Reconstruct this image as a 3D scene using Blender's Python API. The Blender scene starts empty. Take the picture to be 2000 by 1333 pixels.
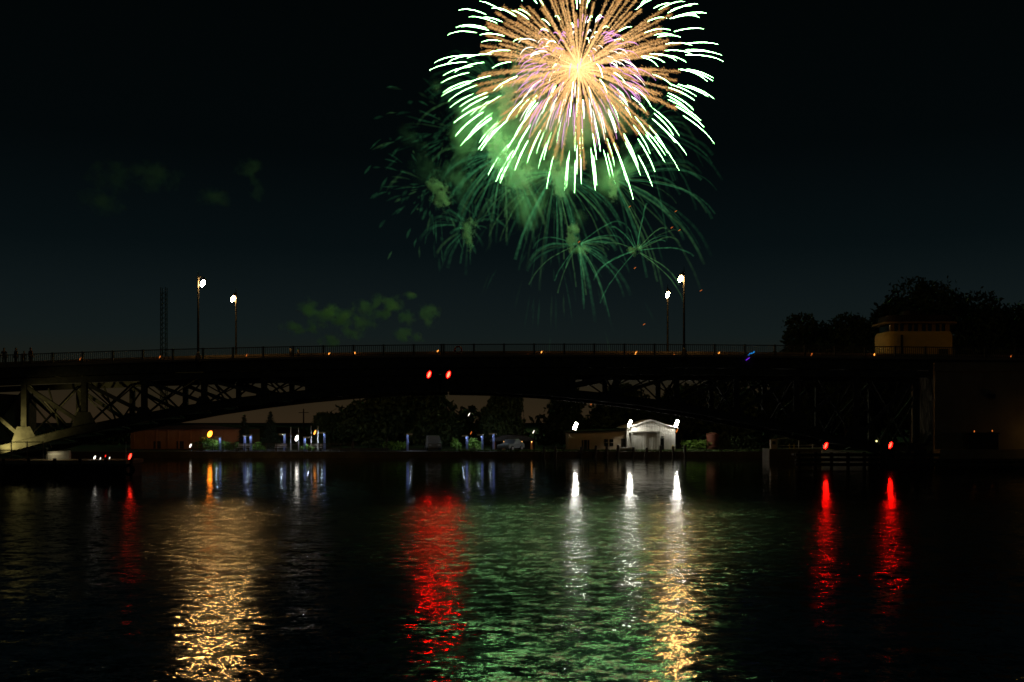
import bpy, bmesh, math, random
import numpy as np
from mathutils import Vector, Matrix, Euler

random.seed(7)
rng = np.random.default_rng(7)
C = bpy.context.scene.collection
SC = bpy.context.scene

# ------------------------------------------------------------------ camera, sky, exposure
F, CX, HY, H = 1944.4, 1000.0, 825.0, 4.3


def P(px, py, d):
    """World point at distance d (metres along the view) seen at photo pixel px, py."""
    return Vector(((px - CX) * d / F, d, H + (HY - py) * d / F))


def X(px, d):
    return (px - CX) * d / F


def Z(py, d):
    return H + (HY - py) * d / F


cam_data = bpy.data.cameras.new('camera')
cam = bpy.data.objects.new('camera', cam_data)
C.objects.link(cam)
cam.location = (0, 0, H)
cam.rotation_euler = (math.radians(90), 0, 0)
cam_data.sensor_width = 36
cam_data.lens = 35
cam_data.shift_y = (HY - 666.5) / 2000
cam_data.clip_start = 0.1
cam_data.clip_end = 6000
SC.camera = cam

w = bpy.data.worlds.new('World')
SC.world = w
w.use_nodes = True
nt = w.node_tree
nt.nodes.clear()
wo = nt.nodes.new('ShaderNodeOutputWorld')
bg = nt.nodes.new('ShaderNodeBackground')
sky = nt.nodes.new('ShaderNodeTexSky')
sky.sky_type = 'NISHITA'
sky.sun_disc = False
sky.sun_elevation = math.radians(-5)
sky.sun_rotation = math.radians(200)
bg2 = nt.nodes.new('ShaderNodeBackground')
bg2.inputs[1].default_value = 0.02
nt.links.new(sky.outputs[0], bg2.inputs[0])
tc = nt.nodes.new('ShaderNodeTexCoord')
sep = nt.nodes.new('ShaderNodeSeparateXYZ')
nt.links.new(tc.outputs['Generated'], sep.inputs[0])
ramp = nt.nodes.new('ShaderNodeValToRGB')
nt.links.new(sep.outputs['Z'], ramp.inputs[0])
els = ramp.color_ramp.elements
# town glow at the horizon fading into a dark blue-green night sky (position = sine of the elevation)
stops = [(0.0, (0.0255, 0.0162, 0.0080)), (0.03, (0.0185, 0.0136, 0.0068)), (0.055, (0.0098, 0.0113, 0.0084)),
         (0.085, (0.0062, 0.0104, 0.0104)), (0.12, (0.0046, 0.0083, 0.0092)), (0.17, (0.0021, 0.0047, 0.0056)),
         (0.26, (0.0008, 0.0021, 0.0025)), (0.40, (0.0005, 0.0013, 0.0014)), (1.0, (0.0003, 0.0008, 0.0009))]
els[0].position = 0.0
els[0].color = stops[0][1] + (1,)
els[1].position = 1.0
els[1].color = stops[-1][1] + (1,)
for p, c in stops[1:-1]:
    e = els.new(p)
    e.color = c + (1,)
nt.links.new(ramp.outputs[0], bg.inputs[0])
bg.inputs[1].default_value = 1.0
add = nt.nodes.new('ShaderNodeAddShader')
nt.links.new(bg.outputs[0], add.inputs[0])
nt.links.new(bg2.outputs[0], add.inputs[1])
nt.links.new(add.outputs[0], wo.inputs[0])

sun_d = bpy.data.lights.new('night_fill', 'SUN')  # weak fill light added; the night has no visible moon
sun_d.energy = 0.003
sun_d.angle = math.radians(0.5)
sun_d.color = (0.8, 0.9, 1.0)
sun = bpy.data.objects.new('night_fill', sun_d)
C.objects.link(sun)
sun.rotation_euler = (math.radians(55), 0, math.radians(-30))

SC.view_settings.view_transform = 'Standard'
SC.view_settings.look = 'None'
SC.view_settings.exposure = 0
SC.view_settings.gamma = 1
SC.view_settings.use_curve_mapping = False
cy = SC.cycles
cy.max_bounces = 5
cy.diffuse_bounces = 2
cy.glossy_bounces = 3
cy.transmission_bounces = 3
cy.volume_bounces = 1
cy.transparent_max_bounces = 128
cy.caustics_reflective = False
cy.caustics_refractive = False
cy.use_denoising = True
cy.denoiser = 'OPENIMAGEDENOISE'
cy.use_light_tree = True
cy.use_adaptive_sampling = False
cy.volume_max_steps = 96
cy.sample_clamp_indirect = 6
cy.pixel_filter_type = 'BLACKMAN_HARRIS'
cy.filter_width = 1.6

# ------------------------------------------------------------------ materials


def mat(name, col, rough=0.8, var=0.25, scale=1.5, bump=0.0, metal=0.0, spec=0.4, col2=None):
    m = bpy.data.materials.new(name)
    m.use_nodes = True
    t = m.node_tree
    b = t.nodes['Principled BSDF']
    b.inputs['Roughness'].default_value = rough
    b.inputs['Metallic'].default_value = metal
    b.inputs['Specular IOR Level'].default_value = spec
    tcn = t.nodes.new('ShaderNodeTexCoord')
    n = t.nodes.new('ShaderNodeTexNoise')
    n.inputs['Scale'].default_value = scale
    n.inputs['Detail'].default_value = 6
    n.inputs['Roughness'].default_value = 0.65
    t.links.new(tcn.outputs['Object'], n.inputs['Vector'])
    r = t.nodes.new('ShaderNodeValToRGB')
    c2 = col2 or tuple(min(1, c * (1 + var)) for c in col)
    r.color_ramp.elements[0].position = 0.32
    r.color_ramp.elements[1].position = 0.68
    r.color_ramp.elements[0].color = tuple(c * (1 - var) for c in col) + (1,)
    r.color_ramp.elements[1].color = tuple(c2) + (1,)
    t.links.new(n.outputs['Fac'], r.inputs[0])
    t.links.new(r.outputs[0], b.inputs['Base Color'])
    if bump:
        bn = t.nodes.new('ShaderNodeBump')
        bn.inputs['Strength'].default_value = bump
        bn.inputs['Distance'].default_value = 0.05
        n2 = t.nodes.new('ShaderNodeTexNoise')
        n2.inputs['Scale'].default_value = scale * 6
        n2.inputs['Detail'].default_value = 4
        t.links.new(tcn.outputs['Object'], n2.inputs['Vector'])
        t.links.new(n2.outputs['Fac'], bn.inputs['Height'])
        t.links.new(bn.outputs[0], b.inputs['Normal'])
    return m


def glow(name, col, strength, sampled=True):
    m = bpy.data.materials.new(name)
    m.use_nodes = True
    t = m.node_tree
    t.nodes.clear()
    o = t.nodes.new('ShaderNodeOutputMaterial')
    e = t.nodes.new('ShaderNodeEmission')
    e.inputs[0].default_value = tuple(col) + (1,)
    e.inputs[1].default_value = strength
    t.links.new(e.outputs[0], o.inputs[0])
    if not sampled:
        m.cycles.emission_sampling = 'NONE'
    return m


def glow_attr(name, strength):
    """Emission whose colour is the burning composition's own colour, stored per spark."""
    m = bpy.data.materials.new(name)
    m.use_nodes = True
    t = m.node_tree
    t.nodes.clear()
    o = t.nodes.new('ShaderNodeOutputMaterial')
    e = t.nodes.new('ShaderNodeEmission')
    a = t.nodes.new('ShaderNodeAttribute')
    a.attribute_name = 'emit_tint'
    t.links.new(a.outputs['Color'], e.inputs[0])
    e.inputs[1].default_value = strength
    t.links.new(e.outputs[0], o.inputs[0])
    m.cycles.emission_sampling = 'NONE'
    return m


def glow_soft(name, strength, power=1.6):
    """Smoke trails, green firework light put in as emission, lets what is behind through, thins out at its edges."""
    m = bpy.data.materials.new(name)
    m.use_nodes = True
    t = m.node_tree
    t.nodes.clear()
    o = t.nodes.new('ShaderNodeOutputMaterial')
    e = t.nodes.new('ShaderNodeEmission')
    a = t.nodes.new('ShaderNodeAttribute')
    a.attribute_name = 'emit_tint'
    lw = t.nodes.new('ShaderNodeLayerWeight')
    lw.inputs[0].default_value = 0.5
    inv = t.nodes.new('ShaderNodeMath')
    inv.operation = 'SUBTRACT'
    inv.inputs[0].default_value = 1
    t.links.new(lw.outputs['Facing'], inv.inputs[1])
    pw = t.nodes.new('ShaderNodeMath')
    pw.operation = 'POWER'
    pw.inputs[1].default_value = power
    t.links.new(inv.outputs[0], pw.inputs[0])
    nz = t.nodes.new('ShaderNodeTexNoise')
    nz.inputs['Scale'].default_value = 0.55
    nz.inputs['Detail'].default_value = 3
    g = t.nodes.new('ShaderNodeNewGeometry')
    t.links.new(g.outputs['Position'], nz.inputs['Vector'])
    mr = t.nodes.new('ShaderNodeMapRange')
    mr.inputs[1].default_value = 0.32
    mr.inputs[2].default_value = 0.68
    mr.inputs[3].default_value = 0.25
    mr.inputs[4].default_value = 1.6
    t.links.new(nz.outputs['Fac'], mr.inputs[0])
    mu = t.nodes.new('ShaderNodeMath')
    mu.operation = 'MULTIPLY'
    t.links.new(pw.outputs[0], mu.inputs[0])
    t.links.new(mr.outputs[0], mu.inputs[1])
    mu2 = t.nodes.new('ShaderNodeMath')
    mu2.operation = 'MULTIPLY'
    mu2.inputs[1].default_value = strength
    t.links.new(mu.outputs[0], mu2.inputs[0])
    t.links.new(a.outputs['Color'], e.inputs[0])
    t.links.new(mu2.outputs[0], e.inputs[1])
    tr = t.nodes.new('ShaderNodeBsdfTransparent')
    ad = t.nodes.new('ShaderNodeAddShader')
    t.links.new(e.outputs[0], ad.inputs[0])
    t.links.new(tr.outputs[0], ad.inputs[1])
    t.links.new(ad.outputs[0], o.inputs[0])
    m.cycles.emission_sampling = 'NONE'
    return m


def smoke_mat(name, density, scale, thresh=0.3, col=(0.85, 0.95, 0.8), soft=0.5, ragged=2.4, aniso=0.0):
    m = bpy.data.materials.new(name)
    m.use_nodes = True
    t = m.node_tree
    t.nodes.clear()
    o = t.nodes.new('ShaderNodeOutputMaterial')
    v = t.nodes.new('ShaderNodeVolumePrincipled')
    v.inputs['Color'].default_value = tuple(col) + (1,)
    v.inputs['Anisotropy'].default_value = aniso
    tcn = t.nodes.new('ShaderNodeTexCoord')
    ln = t.nodes.new('ShaderNodeVectorMath')
    ln.operation = 'LENGTH'
    t.links.new(tcn.outputs['Object'], ln.inputs[0])
    fall = t.nodes.new('ShaderNodeMapRange')
    fall.interpolation_type = 'SMOOTHSTEP'
    fall.inputs[1].default_value = 1.0
    fall.inputs[2].default_value = 0.7
    fall.inputs[3].default_value = 0
    fall.inputs[4].default_value = 1
    t.links.new(ln.outputs['Value'], fall.inputs[0])
    g = t.nodes.new('ShaderNodeNewGeometry')
    n = t.nodes.new('ShaderNodeTexNoise')
    n.inputs['Scale'].default_value = scale
    n.inputs['Detail'].default_value = 4
    n.inputs['Roughness'].default_value = 0.55
    t.links.new(g.outputs['Position'], n.inputs['Vector'])
    def mth(op, a, bb):
        q = t.nodes.new('ShaderNodeMath')
        q.operation = op
        for k, x_ in enumerate((a, bb)):
            if isinstance(x_, (int, float)):
                q.inputs[k].default_value = x_
            else:
                t.links.new(x_, q.inputs[k])
        return q.outputs[0]
    val = mth('ADD', mth('SUBTRACT', 1.0 - thresh, ln.outputs['Value']), mth('MULTIPLY', mth('SUBTRACT', n.outputs['Fac'], 0.5), ragged))
    mr = t.nodes.new('ShaderNodeMapRange')
    mr.interpolation_type = 'SMOOTHSTEP'
    mr.inputs[1].default_value = 0.0
    mr.inputs[2].default_value = soft
    t.links.new(val, mr.inputs[0])
    mu = t.nodes.new('ShaderNodeMath')
    mu.operation = 'MULTIPLY'
    t.links.new(mr.outputs[0], mu.inputs[0])
    t.links.new(fall.outputs[0], mu.inputs[1])
    mu2 = t.nodes.new('ShaderNodeMath')
    mu2.operation = 'MULTIPLY'
    mu2.inputs[1].default_value = density
    t.links.new(mu.outputs[0], mu2.inputs[0])
    t.links.new(mu2.outputs[0], v.inputs['Density'])
    t.links.new(v.outputs[0], o.inputs['Volume'])
    return m


M = dict(
    steel=mat('bridge_steel', (0.11, 0.11, 0.085), 0.85, 0.35, 2.0, 0.1, spec=0.12),
    rail=mat('railing_paint', (0.10, 0.09, 0.07), 0.5, 0.2, 3.0),
    concrete=mat('concrete', (0.30, 0.25, 0.18), 0.9, 0.25, 0.7, 0.25),
    wallconc=mat('pier_concrete', (0.32, 0.25, 0.16), 0.9, 0.22, 0.5, 0.2),
    asphalt=mat('asphalt', (0.05, 0.05, 0.05), 0.9, 0.2, 2.0),
    timber=mat('wet_timber', (0.07, 0.055, 0.04), 0.8, 0.35, 2.5, 0.3),
    rubber=mat('black_rubber', (0.02, 0.02, 0.02), 0.7, 0.2, 4),
    black=mat('black_paint', (0.02, 0.02, 0.02), 0.45, 0.2, 4),
    white=mat('white_paint', (0.72, 0.70, 0.64), 0.6, 0.08, 2),
    siding=mat('painted_siding', (0.76, 0.75, 0.69), 0.55, 0.07, 1.2, 0.05),
    cream=mat('cream_siding', (0.68, 0.55, 0.38), 0.7, 0.12, 0.8),
    roof=mat('roof_metal', (0.05, 0.045, 0.04), 0.95, 0.2, 1.5, spec=0.05),
    glass=mat('dark_glass', (0.01, 0.012, 0.012), 0.08, 0.1, 1, spec=0.6),
    bark=mat('bark', (0.09, 0.07, 0.05), 0.95, 0.35, 4, 0.4),
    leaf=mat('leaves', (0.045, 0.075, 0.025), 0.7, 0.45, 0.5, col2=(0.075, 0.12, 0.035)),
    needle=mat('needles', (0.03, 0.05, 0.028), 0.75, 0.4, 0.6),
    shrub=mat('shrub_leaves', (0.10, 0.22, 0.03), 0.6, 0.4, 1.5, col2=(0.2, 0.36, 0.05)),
    grass=mat('grass_blades', (0.07, 0.12, 0.025), 0.8, 0.4, 1.2),
    soil=mat('bank_soil', (0.06, 0.05, 0.035), 0.95, 0.3, 0.4, 0.3),
    stonewall=mat('seawall_concrete', (0.13, 0.11, 0.09), 0.9, 0.3, 0.8, 0.3),
    brickwall=mat('shed_wall', (0.32, 0.16, 0.07), 0.9, 0.2, 0.6, 0.1),
    blue_lit_post=mat('blue_lit_post_tint', (0.30, 0.38, 0.78), 0.5, 0.1, 2),  # blue lamplight on the posts is put into their colour
    yellow=mat('yellow_paint', (0.65, 0.5, 0.05), 0.6, 0.15, 2),
    orange=mat('orange_pier_paint', (0.55, 0.27, 0.1), 0.8, 0.15, 2),
    redpaint=mat('red_paint', (0.45, 0.03, 0.02), 0.55, 0.15, 2),
    rust=mat('rusty_tank', (0.16, 0.055, 0.03), 0.8, 0.3, 1.5),
    silver=mat('silver_car_paint', (0.24, 0.27, 0.30), 0.3, 0.05, 1, metal=0.3),
    greyvan=mat('grey_van_paint', (0.20, 0.19, 0.17), 0.35, 0.06, 1),
    chrome=mat('alloy', (0.5, 0.5, 0.5), 0.35, 0.1, 3, metal=0.9),
    controlwall=mat('control_house_render', (0.68, 0.47, 0.13), 0.8, 0.14, 0.7, 0.06),
    controltrim=mat('control_house_trim', (0.30, 0.20, 0.07), 0.8, 0.14, 0.7),
    skin=mat('skin', (0.45, 0.27, 0.19), 0.6, 0.05, 3),
    hair=mat('dark_hair', (0.02, 0.015, 0.01), 0.6, 0.2, 5),
    shirtw=mat('white_shirt', (0.75, 0.68, 0.56), 0.9, 0.08, 3),
    shirty=mat('yellow_shirt', (0.6, 0.38, 0.06), 0.9, 0.1, 3),
    shirtr=mat('red_shirt', (0.25, 0.04, 0.03), 0.9, 0.1, 3),
    shirtd=mat('dark_shirt', (0.05, 0.045, 0.05), 0.9, 0.1, 3),
    trousers=mat('dark_trousers', (0.035, 0.035, 0.05), 0.9, 0.1, 3),
    fog_lens=mat('frosted_lens', (0.6, 0.6, 0.6), 0.4, 0.05, 2),
)
G = dict(
    street=glow('street_lamp_glow', (1.0, 0.55, 0.17), 330),
    flood=glow('floodlight_glow', (1.0, 0.96, 0.84), 250),
    sodium=glow('sodium_glow', (1.0, 0.22, 0.012), 13),
    amber=glow('amber_glow', (1.0, 0.34, 0.05), 2.8),
    amberdim=glow('amber_dim_glow', (1.0, 0.24, 0.04), 0.8),
    red=glow('red_signal_glow', (1.0, 0.003, 0.0015), 190),
    redlow=glow('red_fender_glow', (1.0, 0.003, 0.0015), 105),
    redsmall=glow('red_small_glow', (1.0, 0.02, 0.01), 12),
    reddim=glow('red_dim_glow', (1.0, 0.02, 0.01), 2),
    path=glow('path_lamp_glow', (0.70, 0.83, 1.0), 300),
    white=glow('white_lamp_glow', (1.0, 0.94, 0.82), 5),
    whitesmall=glow('white_small_glow', (1.0, 0.9, 0.75), 2.6),
    pierlow=glow('pier_fill_glow', (1.0, 0.55, 0.14), 40),
    columnlight=glow('column_light_glow', (1.0, 0.45, 0.12), 8),
    blue=glow('blue_toy_glow', (0.02, 0.35, 1.0), 0.8),
    violet=glow('violet_toy_glow', (0.22, 0.03, 1.0), 0.8),
)

# ------------------------------------------------------------------ mesh helpers


def tag(o, label=None, cat=None, group=None, kind=None):
    if label:
        o['label'] = label
    if cat:
        o['category'] = cat
    if group:
        o['group'] = group
    if kind:
        o['kind'] = kind
    return o


def empty(name, loc, label, cat, group=None, rz=0.0):
    o = bpy.data.objects.new(name, None)
    o.empty_display_size = 0.2
    C.objects.link(o)
    o.location = loc
    o.rotation_euler = (0, 0, rz)
    bpy.context.view_layer.update()
    return tag(o, label, cat, group)


class MB:
    def __init__(self):
        self.v, self.f, self.mi, self.sm = [], [], [], []

    def add(self, vs, fs, mi=0, smooth=False):
        o = len(self.v)
        self.v += [tuple(p) for p in vs]
        for q in fs:
            self.f.append([i + o for i in q])
            self.mi.append(mi)
            self.sm.append(smooth)
        return self

    def box(self, x0, x1, y0, y1, z0, z1, mi=0):
        vs = [(x0, y0, z0), (x1, y0, z0), (x1, y1, z0), (x0, y1, z0), (x0, y0, z1), (x1, y0, z1), (x1, y1, z1), (x0, y1, z1)]
        return self.add(vs, [(0, 3, 2, 1), (4, 5, 6, 7), (0, 1, 5, 4), (1, 2, 6, 5), (2, 3, 7, 6), (3, 0, 4, 7)], mi)

    def bar(self, a, b, wid, dep, mi=0, up=(0, 1, 0)):
        """Rectangular bar from a to b: wid across, dep along up."""
        a, b = Vector(a), Vector(b)
        t = (b - a).normalized()
        u = Vector(up)
        s = t.cross(u)
        if s.length < 1e-5:
            u = Vector((1, 0, 0))
            s = t.cross(u)
        s.normalize()
        u = s.cross(t).normalized()
        s, u = s * wid / 2, u * dep / 2
        vs = [a - s - u, a + s - u, a + s + u, a - s + u, b - s - u, b + s - u, b + s + u, b - s + u]
        return self.add(vs, [(0, 3, 2, 1), (4, 5, 6, 7), (0, 1, 5, 4), (1, 2, 6, 5), (2, 3, 7, 6), (3, 0, 4, 7)], mi)

    def tube(self, pts, rads, n=8, mi=0, cap=True, smooth=True):
        pts = [Vector(p) for p in pts]
        if not hasattr(rads, '__len__'):
            rads = [rads] * len(pts)
        rings = []
        pu = None
        for i, p in enumerate(pts):
            t = (pts[min(i + 1, len(pts) - 1)] - pts[max(i - 1, 0)]).normalized()
            u = Vector((0, 0, 1)) if abs(t.z) < 0.9 else Vector((1, 0, 0))
            if pu is not None:
                u = pu
            s = t.cross(u).normalized()
            u = s.cross(t).normalized()
            pu = u
            rings.append([p + (s * math.cos(2 * math.pi * k / n) + u * math.sin(2 * math.pi * k / n)) * rads[i] for k in range(n)])
        vs = [v for r in rings for v in r]
        fs = []
        for i in range(len(pts) - 1):
            for k in range(n):
                k2 = (k + 1) % n
                fs.append((i * n + k, i * n + k2, (i + 1) * n + k2, (i + 1) * n + k))
        self.add(vs, fs, mi, smooth)
        if cap:
            self.add(rings[0], [tuple(range(n))[::-1]], mi)
            self.add(rings[-1], [tuple(range(n))], mi)
        return self

    def lathe(self, prof, c=(0, 0, 0), n=12, mi=0, smooth=True):
        """prof: (radius, z) pairs turned about the vertical through c."""
        vs, fs = [], []
        for r, z in prof:
            for k in range(n):
                a = 2 * math.pi * k / n
                vs.append((c[0] + r * math.cos(a), c[1] + r * math.sin(a), c[2] + z))
        for i in range(len(prof) - 1):
            for k in range(n):
                k2 = (k + 1) % n
                fs.append((i * n + k, i * n + k2, (i + 1) * n + k2, (i + 1) * n + k))
        fs.append(tuple(range(n))[::-1])
        fs.append(tuple((len(prof) - 1) * n + k for k in range(n)))
        return self.add(vs, fs, mi, smooth)

    def ball(self, c, r, axis=(0, 0, 1), n=10, m=6, mi=0):
        """Ellipsoid, r = (across, along axis)."""
        ax = Vector(axis).normalized()
        u = ax.orthogonal().normalized()
        s = ax.cross(u)
        c = Vector(c)
        vs, fs = [], []
        for i in range(1, m):
            th = math.pi * i / m
            for k in range(n):
                a = 2 * math.pi * k / n
                vs.append(c + (u * math.cos(a) + s * math.sin(a)) * r[0] * math.sin(th) + ax * r[1] * math.cos(th))
        t, b = len(vs), len(vs) + 1
        vs += [c + ax * r[1], c - ax * r[1]]
        for i in range(m - 2):
            for k in range(n):
                k2 = (k + 1) % n
                fs.append((i * n + k, (i + 1) * n + k, (i + 1) * n + k2, i * n + k2))
        for k in range(n):
            k2 = (k + 1) % n
            fs.append((t, k, k2))
            fs.append((b, (m - 2) * n + k2, (m - 2) * n + k))
        return self.add(vs, fs, mi, True)

    def poly(self, pts, y0, y1, mi=0):
        """Polygon in the x-z plane pushed from y0 to y1."""
        n = len(pts)
        vs = [(x, y0, z) for x, z in pts] + [(x, y1, z) for x, z in pts]
        fs = [tuple(range(n)), tuple(range(2 * n - 1, n - 1, -1))]
        for i in range(n):
            j = (i + 1) % n
            fs.append((i, i + n, j + n, j))
        return self.add(vs, fs, mi)

    def build(self, name, mats, parent=None, loc=None):
        me = bpy.data.meshes.new(name)
        me.from_pydata(self.v, [], self.f)
        if not isinstance(mats, (list, tuple)):
            mats = [mats]
        for m in mats:
            me.materials.append(m)
        me.polygons.foreach_set('material_index', self.mi)
        me.polygons.foreach_set('use_smooth', self.sm)
        me.update()
        o = bpy.data.objects.new(name, me)
        C.objects.link(o)
        if loc is not None:
            o.location = loc
            off = Vector(loc)
            co = np.array(self.v, dtype=np.float64) - np.array(off)
            me.vertices.foreach_set('co', co.ravel())
            me.update()
        if parent is not None:
            o.parent = parent
            mi_ = parent.matrix_world.copy() if parent.type == 'EMPTY' else parent.matrix_basis.copy()
            o.matrix_parent_inverse = mi_.inverted()
        return o


def np_mesh(name, v, f, mats, parent=None, col=None, smooth=False):
    """v: (n,3) array, f: (m,k) array of equal-sided faces, col: per-vertex colours named ember."""
    me = bpy.data.meshes.new(name)
    v = np.asarray(v, dtype=np.float32)
    f = np.asarray(f, dtype=np.int32)
    k = f.shape[1]
    me.vertices.add(len(v))
    me.vertices.foreach_set('co', v.ravel())
    me.loops.add(f.size)
    me.loops.foreach_set('vertex_index', f.ravel())
    me.polygons.add(len(f))
    me.polygons.foreach_set('loop_start', np.arange(0, f.size, k, dtype=np.int32))
    me.polygons.foreach_set('loop_total', np.full(len(f), k, dtype=np.int32))
    me.polygons.foreach_set('use_smooth', np.full(len(f), smooth, dtype=bool))
    for m in (mats if isinstance(mats, (list, tuple)) else [mats]):
        me.materials.append(m)
    me.update(calc_edges=True)
    me.validate()
    if col is not None:
        a = me.attributes.new('emit_tint', 'FLOAT_COLOR', 'POINT')
        c4 = np.ones((len(v), 4), dtype=np.float32)
        c4[:, :3] = col
        a.data.foreach_set('color', c4.ravel())
    o = bpy.data.objects.new(name, me)
    C.objects.link(o)
    if parent is not None:
        o.parent = parent
        o.matrix_parent_inverse = parent.matrix_world.inverted()
    return o


def copy_tree(src, loc, label=None, group=None):
    """Copy of a thing with copies of its parts and sub-parts; mesh data is shared."""
    r = src.copy()
    C.objects.link(r)
    r.location = loc
    if label:
        r['label'] = label
    if group:
        r['group'] = group
    for ch in src.children:
        c = ch.copy()
        C.objects.link(c)
        c.parent = r
        for g in ch.children:
            d = g.copy()
            C.objects.link(d)
            d.parent = c
    return r


# ------------------------------------------------------------------ setting: water, land
# water
wm = bpy.data.materials.new('dark_river_water')
wm.use_nodes = True
t = wm.node_tree
b = t.nodes['Principled BSDF']
b.inputs['Base Color'].default_value = (0.004, 0.007, 0.006, 1)
b.inputs['Roughness'].default_value = 0.035
b.inputs['IOR'].default_value = 1.333
geo = t.nodes.new('ShaderNodeNewGeometry')


def mapped_noise(sx, sy, detail, rough, dist=0.0, off=0.0):
    mp = t.nodes.new('ShaderNodeMapping')
    mp.inputs['Scale'].default_value = (sx, sy, 1)
    mp.inputs['Location'].default_value = (off, off * 1.7, 0)
    mp.inputs['Rotation'].default_value = (0, 0, math.radians(-6))
    t.links.new(geo.outputs['Position'], mp.inputs['Vector'])
    n = t.nodes.new('ShaderNodeTexNoise')
    n.inputs['Scale'].default_value = 1
    n.inputs['Detail'].default_value = detail
    n.inputs['Roughness'].default_value = rough
    n.inputs['Distortion'].default_value = dist
    t.links.new(mp.outputs[0], n.inputs['Vector'])
    return n


def vmath(op, a, bb):
    n = t.nodes.new('ShaderNodeVectorMath')
    n.operation = op
    for i, x in enumerate((a, bb)):
        if isinstance(x, tuple):
            n.inputs[i].default_value = x
        else:
            t.links.new(x, n.inputs[i])
    return n.outputs[0]


def smath(op, a, bb):
    n = t.nodes.new('ShaderNodeMath')
    n.operation = op
    for i, x in enumerate((a, bb)):
        if isinstance(x, (int, float)):
            n.inputs[i].default_value = x
        else:
            t.links.new(x, n.inputs[i])
    return n.outputs[0]


fine = mapped_noise(9.0, 10.5, 1.5, 0.5, 0.6)
mid = mapped_noise(1.9, 2.9, 1.0, 0.5, 0.2, 13.0)
patch = mapped_noise(0.07, 0.30, 2.0, 0.5, 0.0, 31.0)
sp = t.nodes.new('ShaderNodeSeparateXYZ')
t.links.new(geo.outputs['Position'], sp.inputs[0])
# how ruffled the breeze leaves the surface: calm by the far bank, a cat's paw at mid river, small waves near by
curve = t.nodes.new('ShaderNodeFloatCurve')
cv = curve.mapping.curves[0]
pts = [(0.0, 0.22), (0.14, 0.24), (0.24, 0.27), (0.29, 0.37), (0.36, 0.47), (0.50, 0.47), (0.56, 0.26), (0.66, 0.13), (1.0, 0.08)]
cv.points[0].location = pts[0]
cv.points[1].location = pts[-1]
for p in pts[1:-1]:
    cv.points.new(*p)
curve.mapping.update()
yn = smath('DIVIDE', sp.outputs['Y'], 100.0)
t.links.new(yn, curve.inputs['Value'])
pm = t.nodes.new('ShaderNodeMapRange')
pm.inputs[1].default_value = 0.35
pm.inputs[2].default_value = 0.65
pm.inputs[3].default_value = 0.5
pm.inputs[4].default_value = 1.45
t.links.new(patch.outputs['Fac'], pm.inputs[0])
amp = smath('MULTIPLY', curve.outputs[0], pm.outputs[0])
d1 = vmath('SUBTRACT', fine.outputs['Color'], (0.5, 0.5, 0.5))
d2 = vmath('SUBTRACT', mid.outputs['Color'], (0.5, 0.5, 0.5))
d2 = vmath('MULTIPLY', d2, (0.95, 0.95, 0.95))
ds = vmath('ADD', d1, d2)
av = t.nodes.new('ShaderNodeCombineXYZ')
t.links.new(amp, av.inputs[0])
t.links.new(amp, av.inputs[1])
ds = vmath('MULTIPLY', ds, av.outputs[0])
nn = vmath('ADD', ds, (0, 0, 1))
nz_ = t.nodes.new('ShaderNodeVectorMath')
nz_.operation = 'NORMALIZE'
t.links.new(nn, nz_.inputs[0])
t.links.new(nz_.outputs[0], b.inputs['Normal'])
# the finest ripples, too small to resolve, are roughness; they are strongest in the cat's paw
rc = t.nodes.new('ShaderNodeFloatCurve')
cv = rc.mapping.curves[0]
rp_ = [(0.0, 0.09), (0.18, 0.10), (0.26, 0.14), (0.34, 0.21), (0.48, 0.21), (0.56, 0.12), (0.7, 0.08), (1.0, 0.07)]
cv.points[0].location = rp_[0]
cv.points[1].location = rp_[-1]
for p in rp_[1:-1]:
    cv.points.new(*p)
rc.mapping.update()
t.links.new(yn, rc.inputs['Value'])
t.links.new(rc.outputs[0], b.inputs['Roughness'])
mb = MB()
mb.add([(-400, -30, 0), (400, -30, 0), (400, 121, 0), (-400, 121, 0)], [(0, 1, 2, 3)])
tag(mb.build('water', wm), kind='structure')

# land beyond the far bank, one sheet to the horizon
SHORE = 119.4
mb = MB()
mb.add([(-3500, SHORE + 0.6, 0.75), (3500, SHORE + 0.6, 0.75), (3500, 5000, 0.75), (-3500, 5000, 0.75)], [(0, 1, 2, 3)])
tag(mb.build('ground', M['soil']), kind='structure')
# low sea wall along the bank in cast lengths
bank = empty('seawall', (0, SHORE, 0), 'long low concrete river wall along the far bank', 'river wall')
mbs = MB()
mbs.box(-4.985, 0 + 4.985, SHORE, SHORE + 0.6, -0.5, 0.78)
seg0 = None
for k in range(-9, 14):
    if seg0 is None:
        seg0 = mbs.build('wall_panel', M['stonewall'], bank)
        seg0.location = (k * 10, 0, 0)
    else:
        c = seg0.copy()
        C.objects.link(c)
        c.location = (k * 10, 0, random.uniform(-0.02, 0.02))
# grass strip on the bank
gv, gf = [], []
for i in range(9000):
    x = rng.uniform(X(860, 121), X(1560, 121))
    y = SHORE + 0.7 + abs(rng.normal(0, 1.6))
    a = rng.uniform(0, math.pi)
    hgt = rng.uniform(0.12, 0.32)
    wd = 0.05
    dx, dy = math.cos(a) * wd, math.sin(a) * wd
    lx, ly = rng.normal(0, 0.06, 2)
    o = len(gv)
    gv += [(x - dx, y - dy, 0.75), (x + dx, y + dy, 0.75), (x + lx, y + ly, 0.75 + hgt)]
    gf.append((o, o + 1, o + 2))
tag(np_mesh('grass', gv, gf, M['grass']), 'rough grass growing along the top of the river bank', 'grass', kind='stuff')
# riverside path
mb = MB()
mb.box(X(300, 124), X(1105, 124), SHORE + 2.2, SHORE + 4.2, 0.74, 0.79)
tag(mb.build('path', M['asphalt']), kind='structure')

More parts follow.
